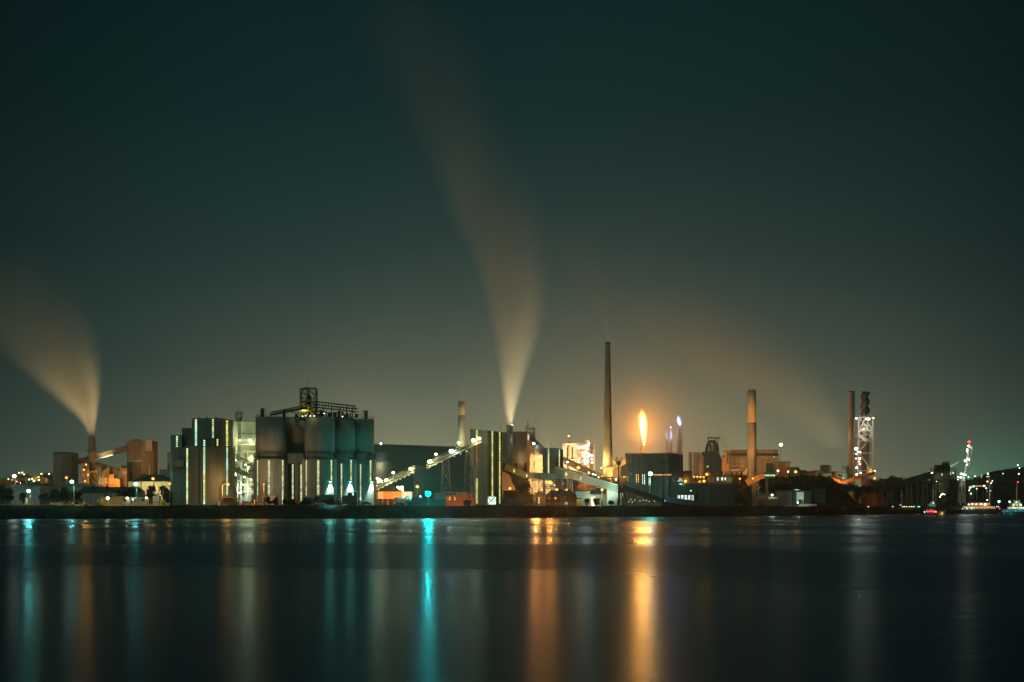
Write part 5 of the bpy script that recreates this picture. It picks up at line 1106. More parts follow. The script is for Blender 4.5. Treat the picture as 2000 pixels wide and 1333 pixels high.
# ================================================================== S. brown mill
D = 1150
t = thing('brown_mill', 'long brown mill hall with a raised roof behind the amber chimney', 'mill', (X(1470,D),D,GZ))
w = MB(); box_px(w,1424,1521,890.5,None,D,40); w.build('wall', MTAN, t)
MB().slab([(X(1424,D),Z(890.4,D)),(X(1521.5,D),Z(890.4,D)),(X(1519,D),Z(886.5,D)),(X(1426,D),Z(886.5,D))],D-1,D+41).build('lower_roof', MBLACK, t)
w = MB(); box_px(w,1427,1519,880,886.4,D+1,36); w.build('clerestory', MTAN, t); MB().box(X(1426,D),X(1520,D),D+.4,D+38,Z(879.9,D),Z(878.8,D)).build('roof', MROOF, t)
w = MB(); box_px(w,1419,1424,883,905,D+3,8); box_px(w,1416,1446,921,None,D-8,7.5); w.build('annex_wall', MTAN, t)
w = MB(); box_px(w,1497,1510,905,None,D-2,1.9); w.build('dark_door', MBLACK, t)
for q in (906,914,920): MB().box(X(1424,D-.2),X(1456,D-.2),D-.5,D-.05,Z(q+.8,D),Z(q,D)).build('trim_band', MBLACK, t)
MB().box(X(1490,D),X(1503,D),D-1,D-.02,Z(900,D),Z(899,D)).build('door_hood', MBLACK, t)
window(t,(X(1424,D),D),(X(1521,D),D),1427,1443,910,913.5,GDIM,1,6,mull=.2); window(t,(X(1424,D),D),(X(1521,D),D),1427,1443,917.5,919.5,GWIN,1,6,mull=.2); window(t,(X(1424,D),D),(X(1521,D),D),1511,1512.5,891.5,895,GWINW,1,1,mull=.1)
MB().slab([(X(1448,D-6),Z(929,D)),(X(1459,D-6),Z(929,D)),(X(1459,D-6),Z(914,D))],D-8,D-6).build('pale_gable', MCREAM, t)
light(t,P(1435,900,D-22),(1,.46,.13),2600,1); light(t,P(1480,905,D-22),(1,.48,.14),2400,1); light(t,P(1505,897,D-20),(1,.48,.14),1500,1)
light(None,P(1428,897,1270),(1,.5,.2),16000,2,spot=120,aim=P(1410,850,1300))  # unseen fill spot brightening the steam
shed('mill_annex','plain tan mill annex right of the long brown mill',1521.5,1544,903,901,1170,24,MCREAM,MROOF,'mill'); light(None,P(1532,912,1150),SOD,1300,1)  # unseen fill light on the annex wall
D = 1000
t = thing('chimney', 'thick round concrete chimney lit amber, with a lighter upper third', 'chimney', (X(1468.5,D),D,GZ))
MB().lathe(X(1468.5,D),D,[(GZ-.3,2.65),(Z(826,D),2.5)],36).build('shaft', MCHIM, t); MB().lathe(X(1468.5,D),D,[(Z(825.9,D),2.42),(Z(762,D),2.36)],36).build('upper_shaft', MCREAM, t)
w = MB(); [w.lathe(X(1468.5,D),D,[(Z(q,D),2.47),(Z(q,D)+.3,2.47)],28) for q in (762.5,770,776)]; w.bar(P(1464,826,D-2.4),P(1464,823,D-2.4),.3); w.build('bands', MCHIM, t)
light(t,P(1432,880,D-30),(1,.46,.12),70000,2,spot=100,aim=P(1468,800,D)); light(t,P(1440,920,D-15),(1,.48,.13),3200,1)
# ---- low band of buildings
for (x0,x1,ye,yr,D_,wl,rf,lb,wins) in ((1352,1386,936,931,1010,MBRICK,MROOF,'dim red brick range behind the row of small orange lamps',()),
    (1388,1412,922.5,920.5,1060,MTAN,MBLACK,'tan plant room with a black curved roof behind the lit windows',()),
    (1384,1430,931,928.5,1000,MDARK,MROOF,'dark low office with four yellow lit windows',((1400,1403.5,932.5,939,GWINW,2,1),(1408.5,1412.5,932.5,939,GWINW,2,1),(1415,1418,933,938.5,GWINW,2,1),(1422,1424.5,933.5,938,GDIM,2,1))),
    (1425,1460,930,927,1035,MBRICK,MROOF,'dark red range left of the amber chimney foot',()),
    (1545,1563,921,912,1150,MGREEN,MGREEN,'low green roofed hall right of the mill annex',()),(1563,1578,924,918,1180,MTAN,MROOF,'dark domed store left of the far grey blocks',()),
    (1578,1592,922,920,1250,MBRICK,MROOF,'dim red far block right of the domed store',()),(1592,1609,920,918.5,1350,MPALE,MPALE,'pale far block, lower left of the grey tower block',()),(1606,1626,925,923.5,1250,MCREAM,MROOF,'cream far block before the grey tower block',())):
    shed('low_block', lb, x0,x1,ye,yr,D_,18,wl,rf,'building',wins=wins,hipx=2 if 'domed' in lb else 0)
t = thing('tower_block','grey far tower block left of the far conveyors','tower',(X(1616,1400),1400,GZ)); w = MB(); box_px(w,1608,1619.5,908.5,None,1400,14); w.build('wall', MSTEEL, t); w = MB(); box_px(w,1619.7,1623.8,909,None,1400,14); w.build('side_wall', MCREAM, t)
t = thing('storage_tank','teal round tank left of the tan round chimney','tank',(X(1651,1250),1250,GZ)); MB().lathe(X(1651,1250),1250,[(GZ,2.2),(Z(911.5,1250),2.2)],24).build('shell', MPALE, t); MB().lathe(X(1651,1250),1250,[(Z(911.4,1250),2.3),(Z(911,1250),2.3)],24).build('rim', MSTEEL, t); light(t,P(1640,935,1240),TEAL,900,.6)
for i,(px,py,D_,cc,pw,r,lb) in enumerate(((1380.5,927,1030,SOD,2200,.85,'orange lamp over the end of the brick range'),(1355.5,931.5,1000,SOD,500,.5,'first of four small orange lamps in a row'),(1362,931.5,1000,SOD,500,.5,'second of four small orange lamps in a row'),
    (1368,932,1000,SOD,500,.5,'third of four small orange lamps in a row'),(1374.5,932.3,1000,SOD,600,.5,'fourth of four small orange lamps in a row'),(1339,940,930,SOD,1300,.75,'orange lamp low beside the dark annex'),(1375,940,940,SOD,1300,.75,'orange lamp low on the dark shed roof line'),
    (1325.5,926.5,950,(1,.35,.12),900,.6,'red orange lamp beside the dark annex roof'),(1366,941,940,SOD,300,.4,'faint small orange lamp left of the low roof line lamp'),(1519.5,920,1080,(1,.75,.5),600,.6,'peach lamp at the right foot of the brown mill'),(1539,921.5,1080,(1,.6,.4),400,.5,'small peach lamp under the mill annex'),(1554,922,1060,SOD,1800,.85,'strong orange lamp over the green roofed hall'),
    (1470.5,935,980,SOD,500,.5,'orange lamp on the sloping conveyor by the amber chimney'),(1445,935.5,985,SOD,600,.5,'orange lamp among the dark red range'),(1508,967.5,1000,(.9,1,.5),900,.6,'lone yellow green lamp before the coal heap'),(1525,869,1300,(.8,1,.6),500,1.3,'high pale oval lamp on a thin mast right of the brown mill'),
    (1621.5,931,1120,WARM,500,.5,'warm lamp left of the black hopper'),(1626,936.3,1090,SOD,500,.5,'orange lamp at the left end of the amber conveyor'),(1637.5,939,1090,SOD,700,.6,'orange lamp in the dip of the amber conveyor'),(1647,934.5,1095,SOD,500,.55,'orange lamp right of the black hopper'),
    (1707.5,921,1130,WARM,1500,.8,'bright warm lamp at the top right of the amber conveyor'),(1708,934.5,1130,SOD,1200,.75,'orange lamp right of the dark cone heap'),(1762,938,1500,SOD,900,.7,'orange lamp behind the tree ridge'),(1792,929,1400,SOD,400,.4,'faint orange lamp on the loader gallery roof'))):
    street_lamp(px,py,D_,cc,pw,lb,'street lamp',r=r,glass=30,group='four small orange lamps in a row' if 1<=i<=4 else None)
# ---- conveyors by the amber chimney and green lit cabin
t = gallery('conveyor_gallery','orange lit sloping conveyor right of the amber chimney foot',P(1458,944,985),P(1492,929,985),3,2.6,MORNG,MORNG,legs=((.5,3,2),)); light(t,P(1472,930,975),SOD,1000,.6); light(t,P(1486,938,972),(1,.6,.4),600,.5)
t = thing('control_cabin','dark control cabin with a long green to yellow lit window','cabin',(X(1502,985),985,Z(926,985)))
w = MB(); w.slab([(X(1488,985),Z(933.5,985)),(X(1515,985),Z(933.5,985)),(X(1515,985),Z(926,985)),(X(1503,985),Z(921,985)),(X(1490,985),Z(926,985))],985,993); w.box(X(1498,986),X(1501,986),987,991,GZ,Z(933.5,985)); w.build('wall', MDARK, t)
window(t,(X(1488,985),985),(X(1515,985),985),1490.5,1509,927,930.8,glow('lit_green_window',(.30,1,.55),1.3,(.45,1,.6),.3,.6),1,6,mull=.2); window(t,(X(1488,985),985),(X(1515,985),985),1509.2,1514,927,930.8,GSTRY,1,2,mull=.2)
# ---- dark front buildings on the right
D = 905
t = thing('waterfront_shed','long dark teal shed with a row of bright white windows','shed',(X(1370,D),D,GZ))
MB().prism([*foot((1300,D+8),(1310,D),(1437,D+14)),(X(1438,D+14),D+40),(X(1300,D+8),D+40)],GZ-.3,[Z(949,D)]*5).build('wall', MDARK, t)
w = MB(); A_, B_ = foot((1310,D),(1437,D+14)); w.prism([(A_[0]-2,A_[1]+7.5),(A_[0],A_[1]-.4),(B_[0],B_[1]-.4),(B_[0]+.3,B_[1]+27),(A_[0]-2,A_[1]+36)],Z(949,D)+.01,[Z(945,D),Z(944,D),Z(944.5,D+14),Z(942.5,D+30),Z(942.5,D+30)]).build('roof', MROOF, t)
for (q0,q1,m_,y1) in ((1323.3,1328,GWINW,974.5),(1330,1334.8,GWINW,975),(1336.8,1341.8,GWINW,977.5),(1343.5,1348.2,GWINW,976.5),(1350,1355,GSTRP,978)): window(t,A_,B_,q0,q1,967.3,y1,m_,2,2,mull=.12)
window(t,A_,B_,1357.5,1362,967.5,977,MGLASSD,2,2,mull=.12)
lamp_parts(t,P(1349.5,959,898),(.5,.9,1),120,.4,9,False); light(t,P(1316,972,895),BLU,70,.6)
t = thing('blue_beacon','small blue beacon on a short post below the curved conveyor','beacon',(X(1297.5,895),895,GZ)); MB().tube((X(1297.5,895),895,GZ-.2),P(1297.5,980,895),.2,None,6).build('post',MPOLE,t); lamp_parts(t,P(1297.5,978.5,894),BLU,60,.5,30,False)
for i,(x0,x1,ye,yr,lb,D_) in enumerate(((1480,1519,974,962,'dim grey green pitched shed before the coal heap',1000),(1521,1547,961,958,'dark container stack left of the lit doorway',1000),(1586,1612,958,956,'dark container stack right of the lit doorway',1015),(1656,1682,957,955,'dark warehouse end before the amber conveyor',1090),(1634,1654,973,970,'low green roofed hut right of the small white lights',1040))):
    shed('dark_store', lb, x0,x1,ye,yr,D_,14,MDARK,MROOF if i!=4 else MGREEN,'store',hipx=6 if i==0 else 0)
t = thing('lit_doorway_building','dark shed with a tall pale green lit doorway and a round white canopy','shed',(X(1563,990),1000,GZ))
w = MB(); box_px(w,1548,1585,959,None,1001,16); w.build('wall', MDARK, t)
w = MB(); box_px(w,1556,1569.5,961.3,984.5,1000.8,.15); o = w.build('lit_doorway', glow('lit_doorway_wall',(.62,.92,.55),.55,(.5,.75,.45),.2,.7), t)
w = MB(); w.lathe(X(1562.5,1000),1000,[(GZ,.3),(Z(979,1000),.9),(Z(975,1000),.2)],10).lathe(X(1567,1000),1000,[(GZ,.5),(Z(977,1000),.4)],10); w.build('figures', MBLACK, o)
w = MB(); V = [(X(1549+i*1.4,999),Z(957.6-1.9*math.sin(i/9*math.pi),999)) for i in range(10)]; w.slab(V,996,1000.5); w.build('canopy', MWHITE, t); lamp_parts(t,P(1558,982,998),WHT,250,.4,30,False); light(t,P(1555,952,994),WHT,150,.3)
t = thing('quay_edge','pale green lit quay edge before the bright doorway','quay',(X(1570,988),988,GZ)); MB().box(X(1560,985),X(1594,985),983,987,GZ-.3,Z(984.7,985)).box(X(1530,983),X(1580,983),981,982.8,GZ-.5,Z(988.2,982)).build('quay_edge', MPALE, t); light(t,P(1572,980,978),WHT,160,.4)
for i,(x,y,cc) in enumerate(((1636,967.5,WHT),(1636.5,979,WHT),(1641,982,GRN))):
    t = thing('small_lamp', ('upper small white lamp before the dark store','lower bright white lamp before the dark store','dim green lamp beside the lower white lamp')[i], 'lamp', (X(x,1050),1050,GZ)); MB().tube((X(x,1050),1050,GZ-.2),P(x,y,1050),.12,None,6).build('post',MPOLE,t); lamp_parts(t,P(x,y,1049),cc,80,.32,20,False)
# coal heap, cone
def heap(label, prof, D, dep, seed, mat=MCOAL, name='coal_heap', kind=None, cat='heap'):
    """prof: (px, py) ridge line; a mound that falls away in front and behind"""
    rn = random.Random(seed); w = MB(); V = []; nx = 90; ny = 14
    x0, x1 = prof[0][0], prof[-1][0]
    def hh(px):
        for (a,b),(c,d) in zip(prof, prof[1:]):
            if px <= c: return Z(b+(d-b)*(px-a)/(c-a), D)
        return Z(prof[-1][1], D)
    ph = [rn.uniform(0,6) for _ in range(6)]
    for j in range(ny+1):
        v = j/ny*2-1
        for i in range(nx+1):
            px = x0+(x1-x0)*i/nx; top = hh(px)-GZ; s = max(0, 1-abs(v)**1.5)
            nzv = (math.sin(px*.35+ph[0]+v*5)+math.sin(px*.8+ph[1]-v*9)*.5)*.25*(1 if abs(v)<.9 else 0)
            V.append((X(px,D), D+v*dep, GZ-.4+top*s+(nzv+rn.uniform(-.2,.2))*min(1,top/5)))
    w.add(V, [(j*(nx+1)+i,j*(nx+1)+i+1,(j+1)*(nx+1)+i+1,(j+1)*(nx+1)+i) for j in range(ny) for i in range(nx)], True)
    return tag(w.build(name, mat, None, origin=(X((x0+x1)/2,D),D,GZ)), label, cat, kind=kind)
heap('long flat topped black coal heap right of the amber chimney', [(1455,985),(1475,960),(1497,940),(1510,936),(1530,933),(1560,931.5),(1600,931),(1618,932),(1628,938),(1650,955),(1665,975),(1680,985)], 1035, 22, 1)
heap('dark brown cone heap under the amber conveyor head', [(1670,960),(1684,950),(1698,933.5),(1703,934),(1713,945),(1722,955)], 1110, 14, 2, surf('ore_heap',(.09,.05,.03),.95,.4,.3,.9,bump=.9,spec=.05))
# ---- amber conveyor
t = gallery('amber_conveyor','amber lit conveyor climbing right to the foot of the lattice tower',P(1642,944,1085),P(1706,923.5,1110),2.4,1.6,MORNG,MORNG,legs=((.3,3,2),(.7,3,2)))
for (px,py,pw) in ((1650,938,1200),(1665,932,1300),(1680,927,1300),(1695,922,1300)): light(t,P(px,py,1078),SOD,pw,.5)
t = gallery('amber_conveyor','short amber lit conveyor falling right into the dip',P(1622,934,1085),P(1641,944,1085),2.2,1.4,MORNG,MORNG); light(t,P(1630,935,1078),SOD,900,.5)
t = thing('lit_cabin','bright orange lit cabin at the conveyor head by the lattice tower','cabin',P(1701,925,1110)); w = MB(); box_px(w,1697,1704,914,925,1110,4); w.build('wall', MCREAM, t); w = MB(); window(t,(X(1697,1110),1110),(X(1704,1110),1110),1698,1703,915.5,923.5,GWIN,2,1,mull=.3); light(t,P(1700,919,1106),SOD,900,.5)
t = thing('stacker_boom','black stacker hopper with guy cables left of the tan round chimney','stacker',P(1630,930,1085))
w = MB(); w.slab([(X(1628,1085),Z(933,1085)),(X(1634,1085),Z(933,1085)),(X(1631.5,1085),Z(921,1085)),(X(1625.5,1085),Z(921,1085))],1085,1089); w.build('hopper', MBLACK, t)
w = MB(); w.bar(P(1631,921.5,1087),P(1668,925,1087),.3).bar(P(1631,921.5,1087),P(1645,933,1087),.25).bar(P(1631,921.5,1087),P(1650,937,1087),.25).bar(P(1618,930,1087),P(1650,939,1087),.8); w.bar((X(1631,1087),1087,GZ),P(1631,932,1087),1.2); w.build('boom', MBLACK, t)
# ---- chimney pair and lattice tower
D = 1160
t = thing('chimney','tan round chimney just left of the lattice tower','chimney',(X(1663,D),D,GZ)); MB().lathe(X(1663,D),D,[(GZ-.3,2.25),(Z(766,D),2.1)],32).build('shaft', MCHIM, t); MB().lathe(X(1663,D),D,[(Z(766.5,D),2.2),(Z(764.5,D),2.2)],24).build('rim', MBLACK, t)
light(t,P(1640,925,D-25),(1,.55,.2),6500,1,spot=90,aim=P(1661,850,D))
D = 1130
t = thing('strake_stack','dark stack with spiral strakes standing inside the lattice tower','stack',(X(1690,D),D,GZ))
MB().lathe(X(1689,D),D,[(GZ-.3,2.25),(Z(838,D),2.2),(Z(832,D),1.9),(Z(765,D),1.9)],32).build('shaft', MSTEEL, t)
w = MB()
for s_ in range(3):
    pr = None
    for i in range(49):
        f_ = i/48; z = Z(835,D)+(Z(766,D)-Z(835,D))*f_; a_ = f_*2*math.pi*1.35+s_*2.094
        inn = Vector((X(1690,D)+math.cos(a_)*1.8, D+math.sin(a_)*1.8, z)); out = Vector((X(1690,D)+math.cos(a_)*2.9, D+math.sin(a_)*2.9, z))
        if pr: w.add([pr[0],pr[1],out,inn,pr[0]+Vector((0,0,.25)),pr[1]+Vector((0,0,.25)),out+Vector((0,0,.25)),inn+Vector((0,0,.25))],[(0,1,2,3),(7,6,5,4),(1,5,6,2),(0,3,7,4)])
        pr = (inn,out)
w.build('strakes', MBLACK, t)
MB().lathe(X(1690.5,D-3.4),D-3.4,[(Z(852,D),1.9),(Z(830,D),1.9),(Z(828,D),1.6)],20).build('white_sleeve', MWHITE, t)
t = thing('lattice_tower','white lit steel lattice tower around the spiral stack','lattice tower',(X(1691,D),D,GZ))
w = MB(); lattice(w, sq(1674.5,1705.5,None,D-7,14), sq(1677,1704.5,816,D-7,14), 5, .75, .5, False, True)
zz = [816,840,862,885,908]
w.bar(P(1690,818,D-7),P(1678,840,D-7),.65).bar(P(1690,818,D-7),P(1703,840,D-7),.65).bar(P(1678,849,D-7.2),P(1696,860,D-7.2),.8).bar(P(1703,840,D-7),P(1697,866,D-7),.5)
for q in (841,861.5): w.bar(P(1676,q,D-7.3),P(1705,q,D-7.3),.6)
w.build('lattice', MPALE, t)
w = MB(); w.box(X(1672,D),X(1708.5,D),D-9,D+9,Z(816.5,D),Z(815.6,D)); railing(w,[P(1672,815.6,D-9),P(1708.5,815.6,D-9)],1.2,2); w.build('top_deck', MSTEEL, t)
w = MB(); pts_ = [P(1688,838,D-9),P(1678,843,D-9),P(1676.5,850,D-9),P(1694,862,D-9)]; [w.tube(p_,q_,.7,None,10) for p_,q_ in zip(pts_,pts_[1:])]; w.tube(P(1698,816,D-5),P(1696,808,D-5),.5,.2,8).bar(P(1694,812,D-5),P(1699,811,D-5),.8); w.build('ducts', MWHITE, t)
w = MB(); [w.box(X(1671,D-5),X(1683,D-5),D-8,D-2,Z(q,D)-.12,Z(q,D)+.12) for q in (883,893,903,915)]; [w.bar(P(q,934,D-6),P(q,880,D-6),.35) for q in (1671,1677,1683)]; rn=random.Random(8)
for i in range(14): q=rn.uniform(1671,1681); w.tube(P(q,rn.uniform(880,925),D-6),P(q+rn.uniform(-1,3),rn.uniform(880,925),D-6),.3,None,7)
w.build('stair_platforms', MSTEEL, t)
for (px,py,cc,pw,r) in ((1696.5,819,(1,.95,.8),1000,.8),(1692,818.5,(1,.95,.8),1200,.4),(1672.5,817.5,(1,.95,.85),500,.55),(1672,877,(.9,1,.65),1800,1.0),(1676,883,WHT,400,.4),(1680,884,WHT,400,.4),(1672.5,887,WHT,250,.35),(1679,896,(1,.6,.35),900,.7),(1672,896,(1,.6,.35),300,.4),(1678,902,(1,.6,.35),400,.5),(1680,907,(1,.6,.35),300,.4),(1673,914,(.8,1,.95),700,.6),(1681,924,(.7,1,1),600,.5),(1673,927,(1,.9,.8),600,.6),(1706,817,WARM,300,.4)):
    lamp_parts(t,P(px,py,D-11),cc,pw,r,38,False)
light(t,P(1696,826,D-16),(1,.93,.8),1500,.5)
# ================================================================== Z. right harbour side
MHILL = surf('wooded_hill',(.018,.028,.024),1.0,.4,.05,1,bump=.6,spec=.03)
def ridge(name, label, prof, D, dep, seed, leaves=0, cat='hill', kind='structure'):
    o = heap(label, prof, D, dep, seed, MHILL, name, kind, cat); del o['category']; return o
ridge('hill','dark wooded ridge along the right side of the harbour',[(1660,985),(1680,962),(1700,951),(1712,945),(1725,943),(1741,937),(1752,940),(1765,944),(1785,941),(1830,950),(1850,950),(1872,942),(1885,944),(1897,946),(1915,941),(1930,944),(1948,946),(1955,940),(1965,940),(1985,943),(2010,950),(2100,955)],1480,60,5)
ridge('far_hill','faint distant hillside with town lights',[(1800,985),(1850,960),(1900,935),(1940,920),(1980,914),(2040,910),(2150,915)],2750,90,6)
def foliage(name, label, prof, D, n, seed, h=5.0, spread=16):
    """dense broken canopy along a ridge line, one mass"""
    rn = random.Random(seed); w = MB()
    cl = []
    x = prof[0][0]
    while x < prof[-1][0]:
        for (a,b),(c,d) in zip(prof, prof[1:]):
            if a <= x <= c: y = b+(d-b)*(x-a)/(c-a)
        Dd = D+rn.uniform(-spread,spread); cl.append((P(x,y+rn.uniform(0,2.5),Dd), rn.uniform(1.6,4.2)*(h/5))); x += rn.uniform(2.2,5.5)
    for i in range(n):
        c, r = cl[rn.randrange(len(cl))]; v = Vector((rn.gauss(0,1),rn.gauss(0,1),rn.gauss(0,1))).normalized()*r*rn.uniform(.3,1.15); v.z -= abs(rn.gauss(0,.5))*r*.6
        p = c+v; s = rn.uniform(.35,.8); a = Vector((rn.uniform(-1,1),rn.uniform(-1,1),rn.uniform(-1,1))).normalized(); b = a.cross(Vector((rn.uniform(-1,1),1,rn.uniform(-1,1)))).normalized()
        w.add([p-a*s,p+b*s*.7,p+a*s,p-b*s*.7],[(0,1,2,3)])
    return tag(w.build(name, MLEAF, None, origin=(cl[0][0].x,D,GZ)), label, kind='stuff')
foliage('woodland','continuous dark woodland canopy along the right hand ridge',[(1700,948),(1712,942),(1725,940),(1741,934),(1752,937),(1765,941),(1785,938),(1830,947),(1850,947),(1872,938),(1885,940),(1897,943),(1915,937),(1930,940),(1948,943),(1956,933),(1968,936),(1985,939),(2020,948)],1478,15000,31)
foliage('scrub','dark scrub along the top of the coal heap',[(1428,950),(1440,941),(1460,941),(1475,950),(1480,942),(1510,937),(1535,934),(1560,933),(1600,933),(1620,936),(1640,950),(1700,955),(1715,950)],1012,8000,32,2.6,6)
for i,(px,ty,wd,D_,lb) in enumerate(((1437,937,34,985,'largest dark tree right of the long teal shed'),(1462,940,28,990,'dark tree under the orange sloping conveyor'),(1420,957,30,975,'low wide dark tree before the long teal shed end'),(1448,958,30,978,'low dark tree on the waterfront below the amber chimney'),(1675,944,20,1060,'small dark tree before the amber conveyor'),(1640,955,22,1050,'dark tree under the black stacker'),
    (1953,932,24,1460,'tree crown standing above the right ridge near the edge'),(1872,934,26,1450,'tree crown left of the green glow'),(1918,937,24,1455,'tree crown behind the white passenger boat'))):
    tree('broadleaf_tree', lb, px, None, ty, wd, D_, seed=140+i, leaves=1400)
# ship loader
D = 1190
MDKGAL = surf('black_gallery',(.05,.065,.06),.9,.3,.4,.1,ribs=1.0,spec=.1)
t = thing('ship_loader','black ship loader tower with railed decks and a top cabin','ship loader',(X(1845,D),D,0))
w = MB(); lattice(w, [(X(1826,D),D,0),(X(1870,D),D,0),(X(1870,D),D+14,0),(X(1826,D),D+14,0)], sq(1828,1868,937,D,14), 4, 1.1, .6, 2); w.build('gantry_legs', MBLACK, t)
w = MB(); box_px(w,1833,1853,934,962,D+1,10); box_px(w,1826,1864,921,937,D,13); w.build('machinery_house', MDARK, t)
w = MB(); box_px(w,1830,1842.5,908.5,921,D+1,8); box_px(w,1844,1856,909,921,D+1,8); box_px(w,1842.5,1853,904.5,909,D+2,5); w.build('cabin', MBLACK, t)
w = MB(); [w.bar(P(q,910,D+1),P(q,902,D+1),.45) for q in (1843,1847,1853)]; w.bar(P(1842.5,902.5,D+1),P(1853.5,902.5,D+1),.5)
for (a_,b_,yy) in ((1817,1830,918),(1855,1866,917),(1826,1866,921)): w.box(X(a_,D-1),X(b_,D-1),D-1.5,D+1,Z(yy,D)-.15,Z(yy,D)+.15); railing(w,[P(a_,yy,D-1.5),P(b_,yy,D-1.5)],1.3,2,.14)
w.bar(P(1816,918,D),P(1829,926,D),.5).bar(P(1866,918,D),P(1866,935,D),.6); w.build('decks', MBLACK, t)
window(t,(X(1826,D),D),(X(1864,D),D),1855.5,1858,921.5,928,GSTRP,2,1,mull=.2); window(t,(X(1826,D),D),(X(1864,D),D),1859.5,1864-.5,921.5,926,GSTRP,1,1,mull=.25); window(t,(X(1826,D),D),(X(1864,D),D),1838,1841,925,930,GSTRP,1,2,mull=.2)
for (px,py,cc,pw,r) in ((1838,967,YEL,500,.55),(1841,965.3,YEL,500,.55),(1845,966,YEL,200,.35),(1836,971,YEL,200,.4),(1819,924.5,WHT,100,.35),(1821,923.5,WHT,100,.4),(1829,941,WHT,20,.25)): lamp_parts(t,P(px,py,D-3),cc,pw,r,24,False)
light(t,P(1838,945,D-6),(.8,1,.6),260,.6)
gallery('loader_gallery','long dark inclined gallery rising to the ship loader',P(1705,962,1200),P(1830,925,1203),3.4,4,MDKGAL,MDKGAL,legs=((.25,4,2.4),(.55,4,2.4),(.8,4,2.4)))
gallery('loader_boom','tan lit boom sticking out left of the ship loader',P(1808,925,1245),P(1822,919,1245),2.6,1.4,MCREAM,MCREAM); light(None,P(1815,925,1235),(1,.8,.4),700,.5)  # unseen fill light on the boom
t = thing('crane_jib','slim pale green jib rising right of the ship loader','jib',P(1857,912,1330)); MB().bar(P(1856,912,1330),P(1873.5,901.5,1330),.6,1.0).bar(P(1856,912,1330),P(1873,903.5,1330),.3).build('jib', MPALE, t); light(t,P(1866,915,1322),GRN,1400,.6)
# lit harbour crane
D = 1420
t = thing('harbour_crane','tall leaning harbour crane strung with white lamps and a red top lamp','crane',(X(1880,D),D,GZ))
w = MB(); pts_ = [(1881,938),(1884,925),(1888,905),(1890,888),(1892.5,872)]; 
for (a_,b_),(c_,d_) in zip(pts_,pts_[1:]):
    for o_ in (-1.1,1.1): w.bar(P(a_+o_,b_,D),P(c_+o_*.8,d_,D),.45)
    for k_ in range(4):
        f0, f1 = k_/4, (k_+1)/4; w.bar(P(a_+(c_-a_)*f0-1.1,b_+(d_-b_)*f0,D),P(a_+(c_-a_)*f1+1.0,b_+(d_-b_)*f1,D),.3)
w.build('mast', MPALE, t)
w = MB(); w.bar(P(1898.5,873,D),P(1896,890,D),.5).bar(P(1896,890,D),P(1892,912,D),.5).bar(P(1892.5,872,D),P(1899.5,872,D),.5).bar(P(1888,896,D),P(1896,898,D),.5); w.build('back_stay', MPALE, t)
w = MB(); lattice(w, sq(1876,1886,None,D,8), sq(1879,1884,930,D,8), 2, .5, .35, 2); w.build('portal', MPALE, t)
for (px,py,cc,pw,r) in ((1892.8,863.5,RED,2600,1.1),(1892,871.5,YEL,900,.9),(1888.8,878.5,WHT,600,.6),(1888.8,882,WHT,600,.6),(1889,895,(1,.4,.4),300,.5),(1885.2,900.5,(.9,1,.8),1500,.95),(1892,898,(.9,1,.8),900,.75),(1888.5,908,YEL,400,.6),(1877,926,(.85,1,.85),900,.8),(1881,926.5,(.85,1,.85),900,.8),(1884,928,(.85,1,.85),500,.6),(1871.5,932,WHT,500,.55),(1875.5,933,WHT,700,.65),(1871,937,WHT,200,.4),(1887,928,GRN,200,.35),(1896,875,YEL,500,.3)):
    lamp_parts(t,P(px,py,D-2),cc,pw,r,34,False)
light(t,P(1893,936,D+10),(.1,1,.45),26000,2,spot=120,aim=P(1893,900,D+20)); light(t,P(1912,922,D+120),(.15,1,.85),45000,4)
# pier on piles
D = 1200
t = thing('pier','long dark timber pier on many piles along the right waterfront','pier',(X(1850,D),D,0))
xa, xb = X(1600,1090), X(2060,1215); ya = 1080; L = xb-xa
pa = lambda f: (xa+L*f, 1085+(1215-1085)*f)
w = MB(); (ax,ay),(bx,by) = pa(0), pa(1); w.prism([(ax,ay),(bx,by),(bx,by+16),(ax,ay+16)],3.6,4.9); w.build('deck', MWOOD, t)
w = MB(); railing(w,[(ax,ay+.3,4.9),(bx,by+.3,4.9)],1.2,4,.16); w.bar((ax,ay-.15,3.0),(bx,by-.15,3.0),.5,.5); w.build('railing', MWOOD, t)
for i in range(72):
    x_,y_ = pa((i+.5)/72); MB().tube((x_,y_+.4,-1),(x_,y_+.4,3.6),.32,None,8).build('pile', MWOOD, t)
for i,(q,cc) in enumerate(((1748,YEL),(1752,YEL),(1757,WARM),(1763,YEL),(1768,YEL),(1773,YEL),(1783,TEAL),(1786.5,TEAL),(1671,YEL),(1725,WARM),(1900,TEAL),(1905,(.6,1,1)),(1911,WHT),(1917,WHT),(1924,TEAL),(1929,WHT),(1933,WHT),(1946,WHT),(1949,WHT),(1971,TEAL),(1975,WHT))):
    f_ = (X(q,1150)-xa)/L; x_,y_ = pa(max(0,min(1,f_))); q2 = x_/y_*F+CX; lamp_parts(t,(x_,y_-.5,5.0),cc,40,.3,14,False)
for i,(q,w_,mt) in enumerate(((1905,12,MDARK),(1775,10,MDARK))):
    t2 = thing('pier_store',('low dark store on the pier behind the white boat','low dark store on the pier left of the loader')[i],'store',P(q,985,1225)); w = MB(); box_px(w,q-w_,q+w_,978,None,1226,6); w.build('wall', mt, t2); MB().box(X(q-w_-1,1226),X(q+w_+1,1226),1225.5,1232.5,Z(978,1226),Z(976.8,1226)).build('roof', MROOF, t2)
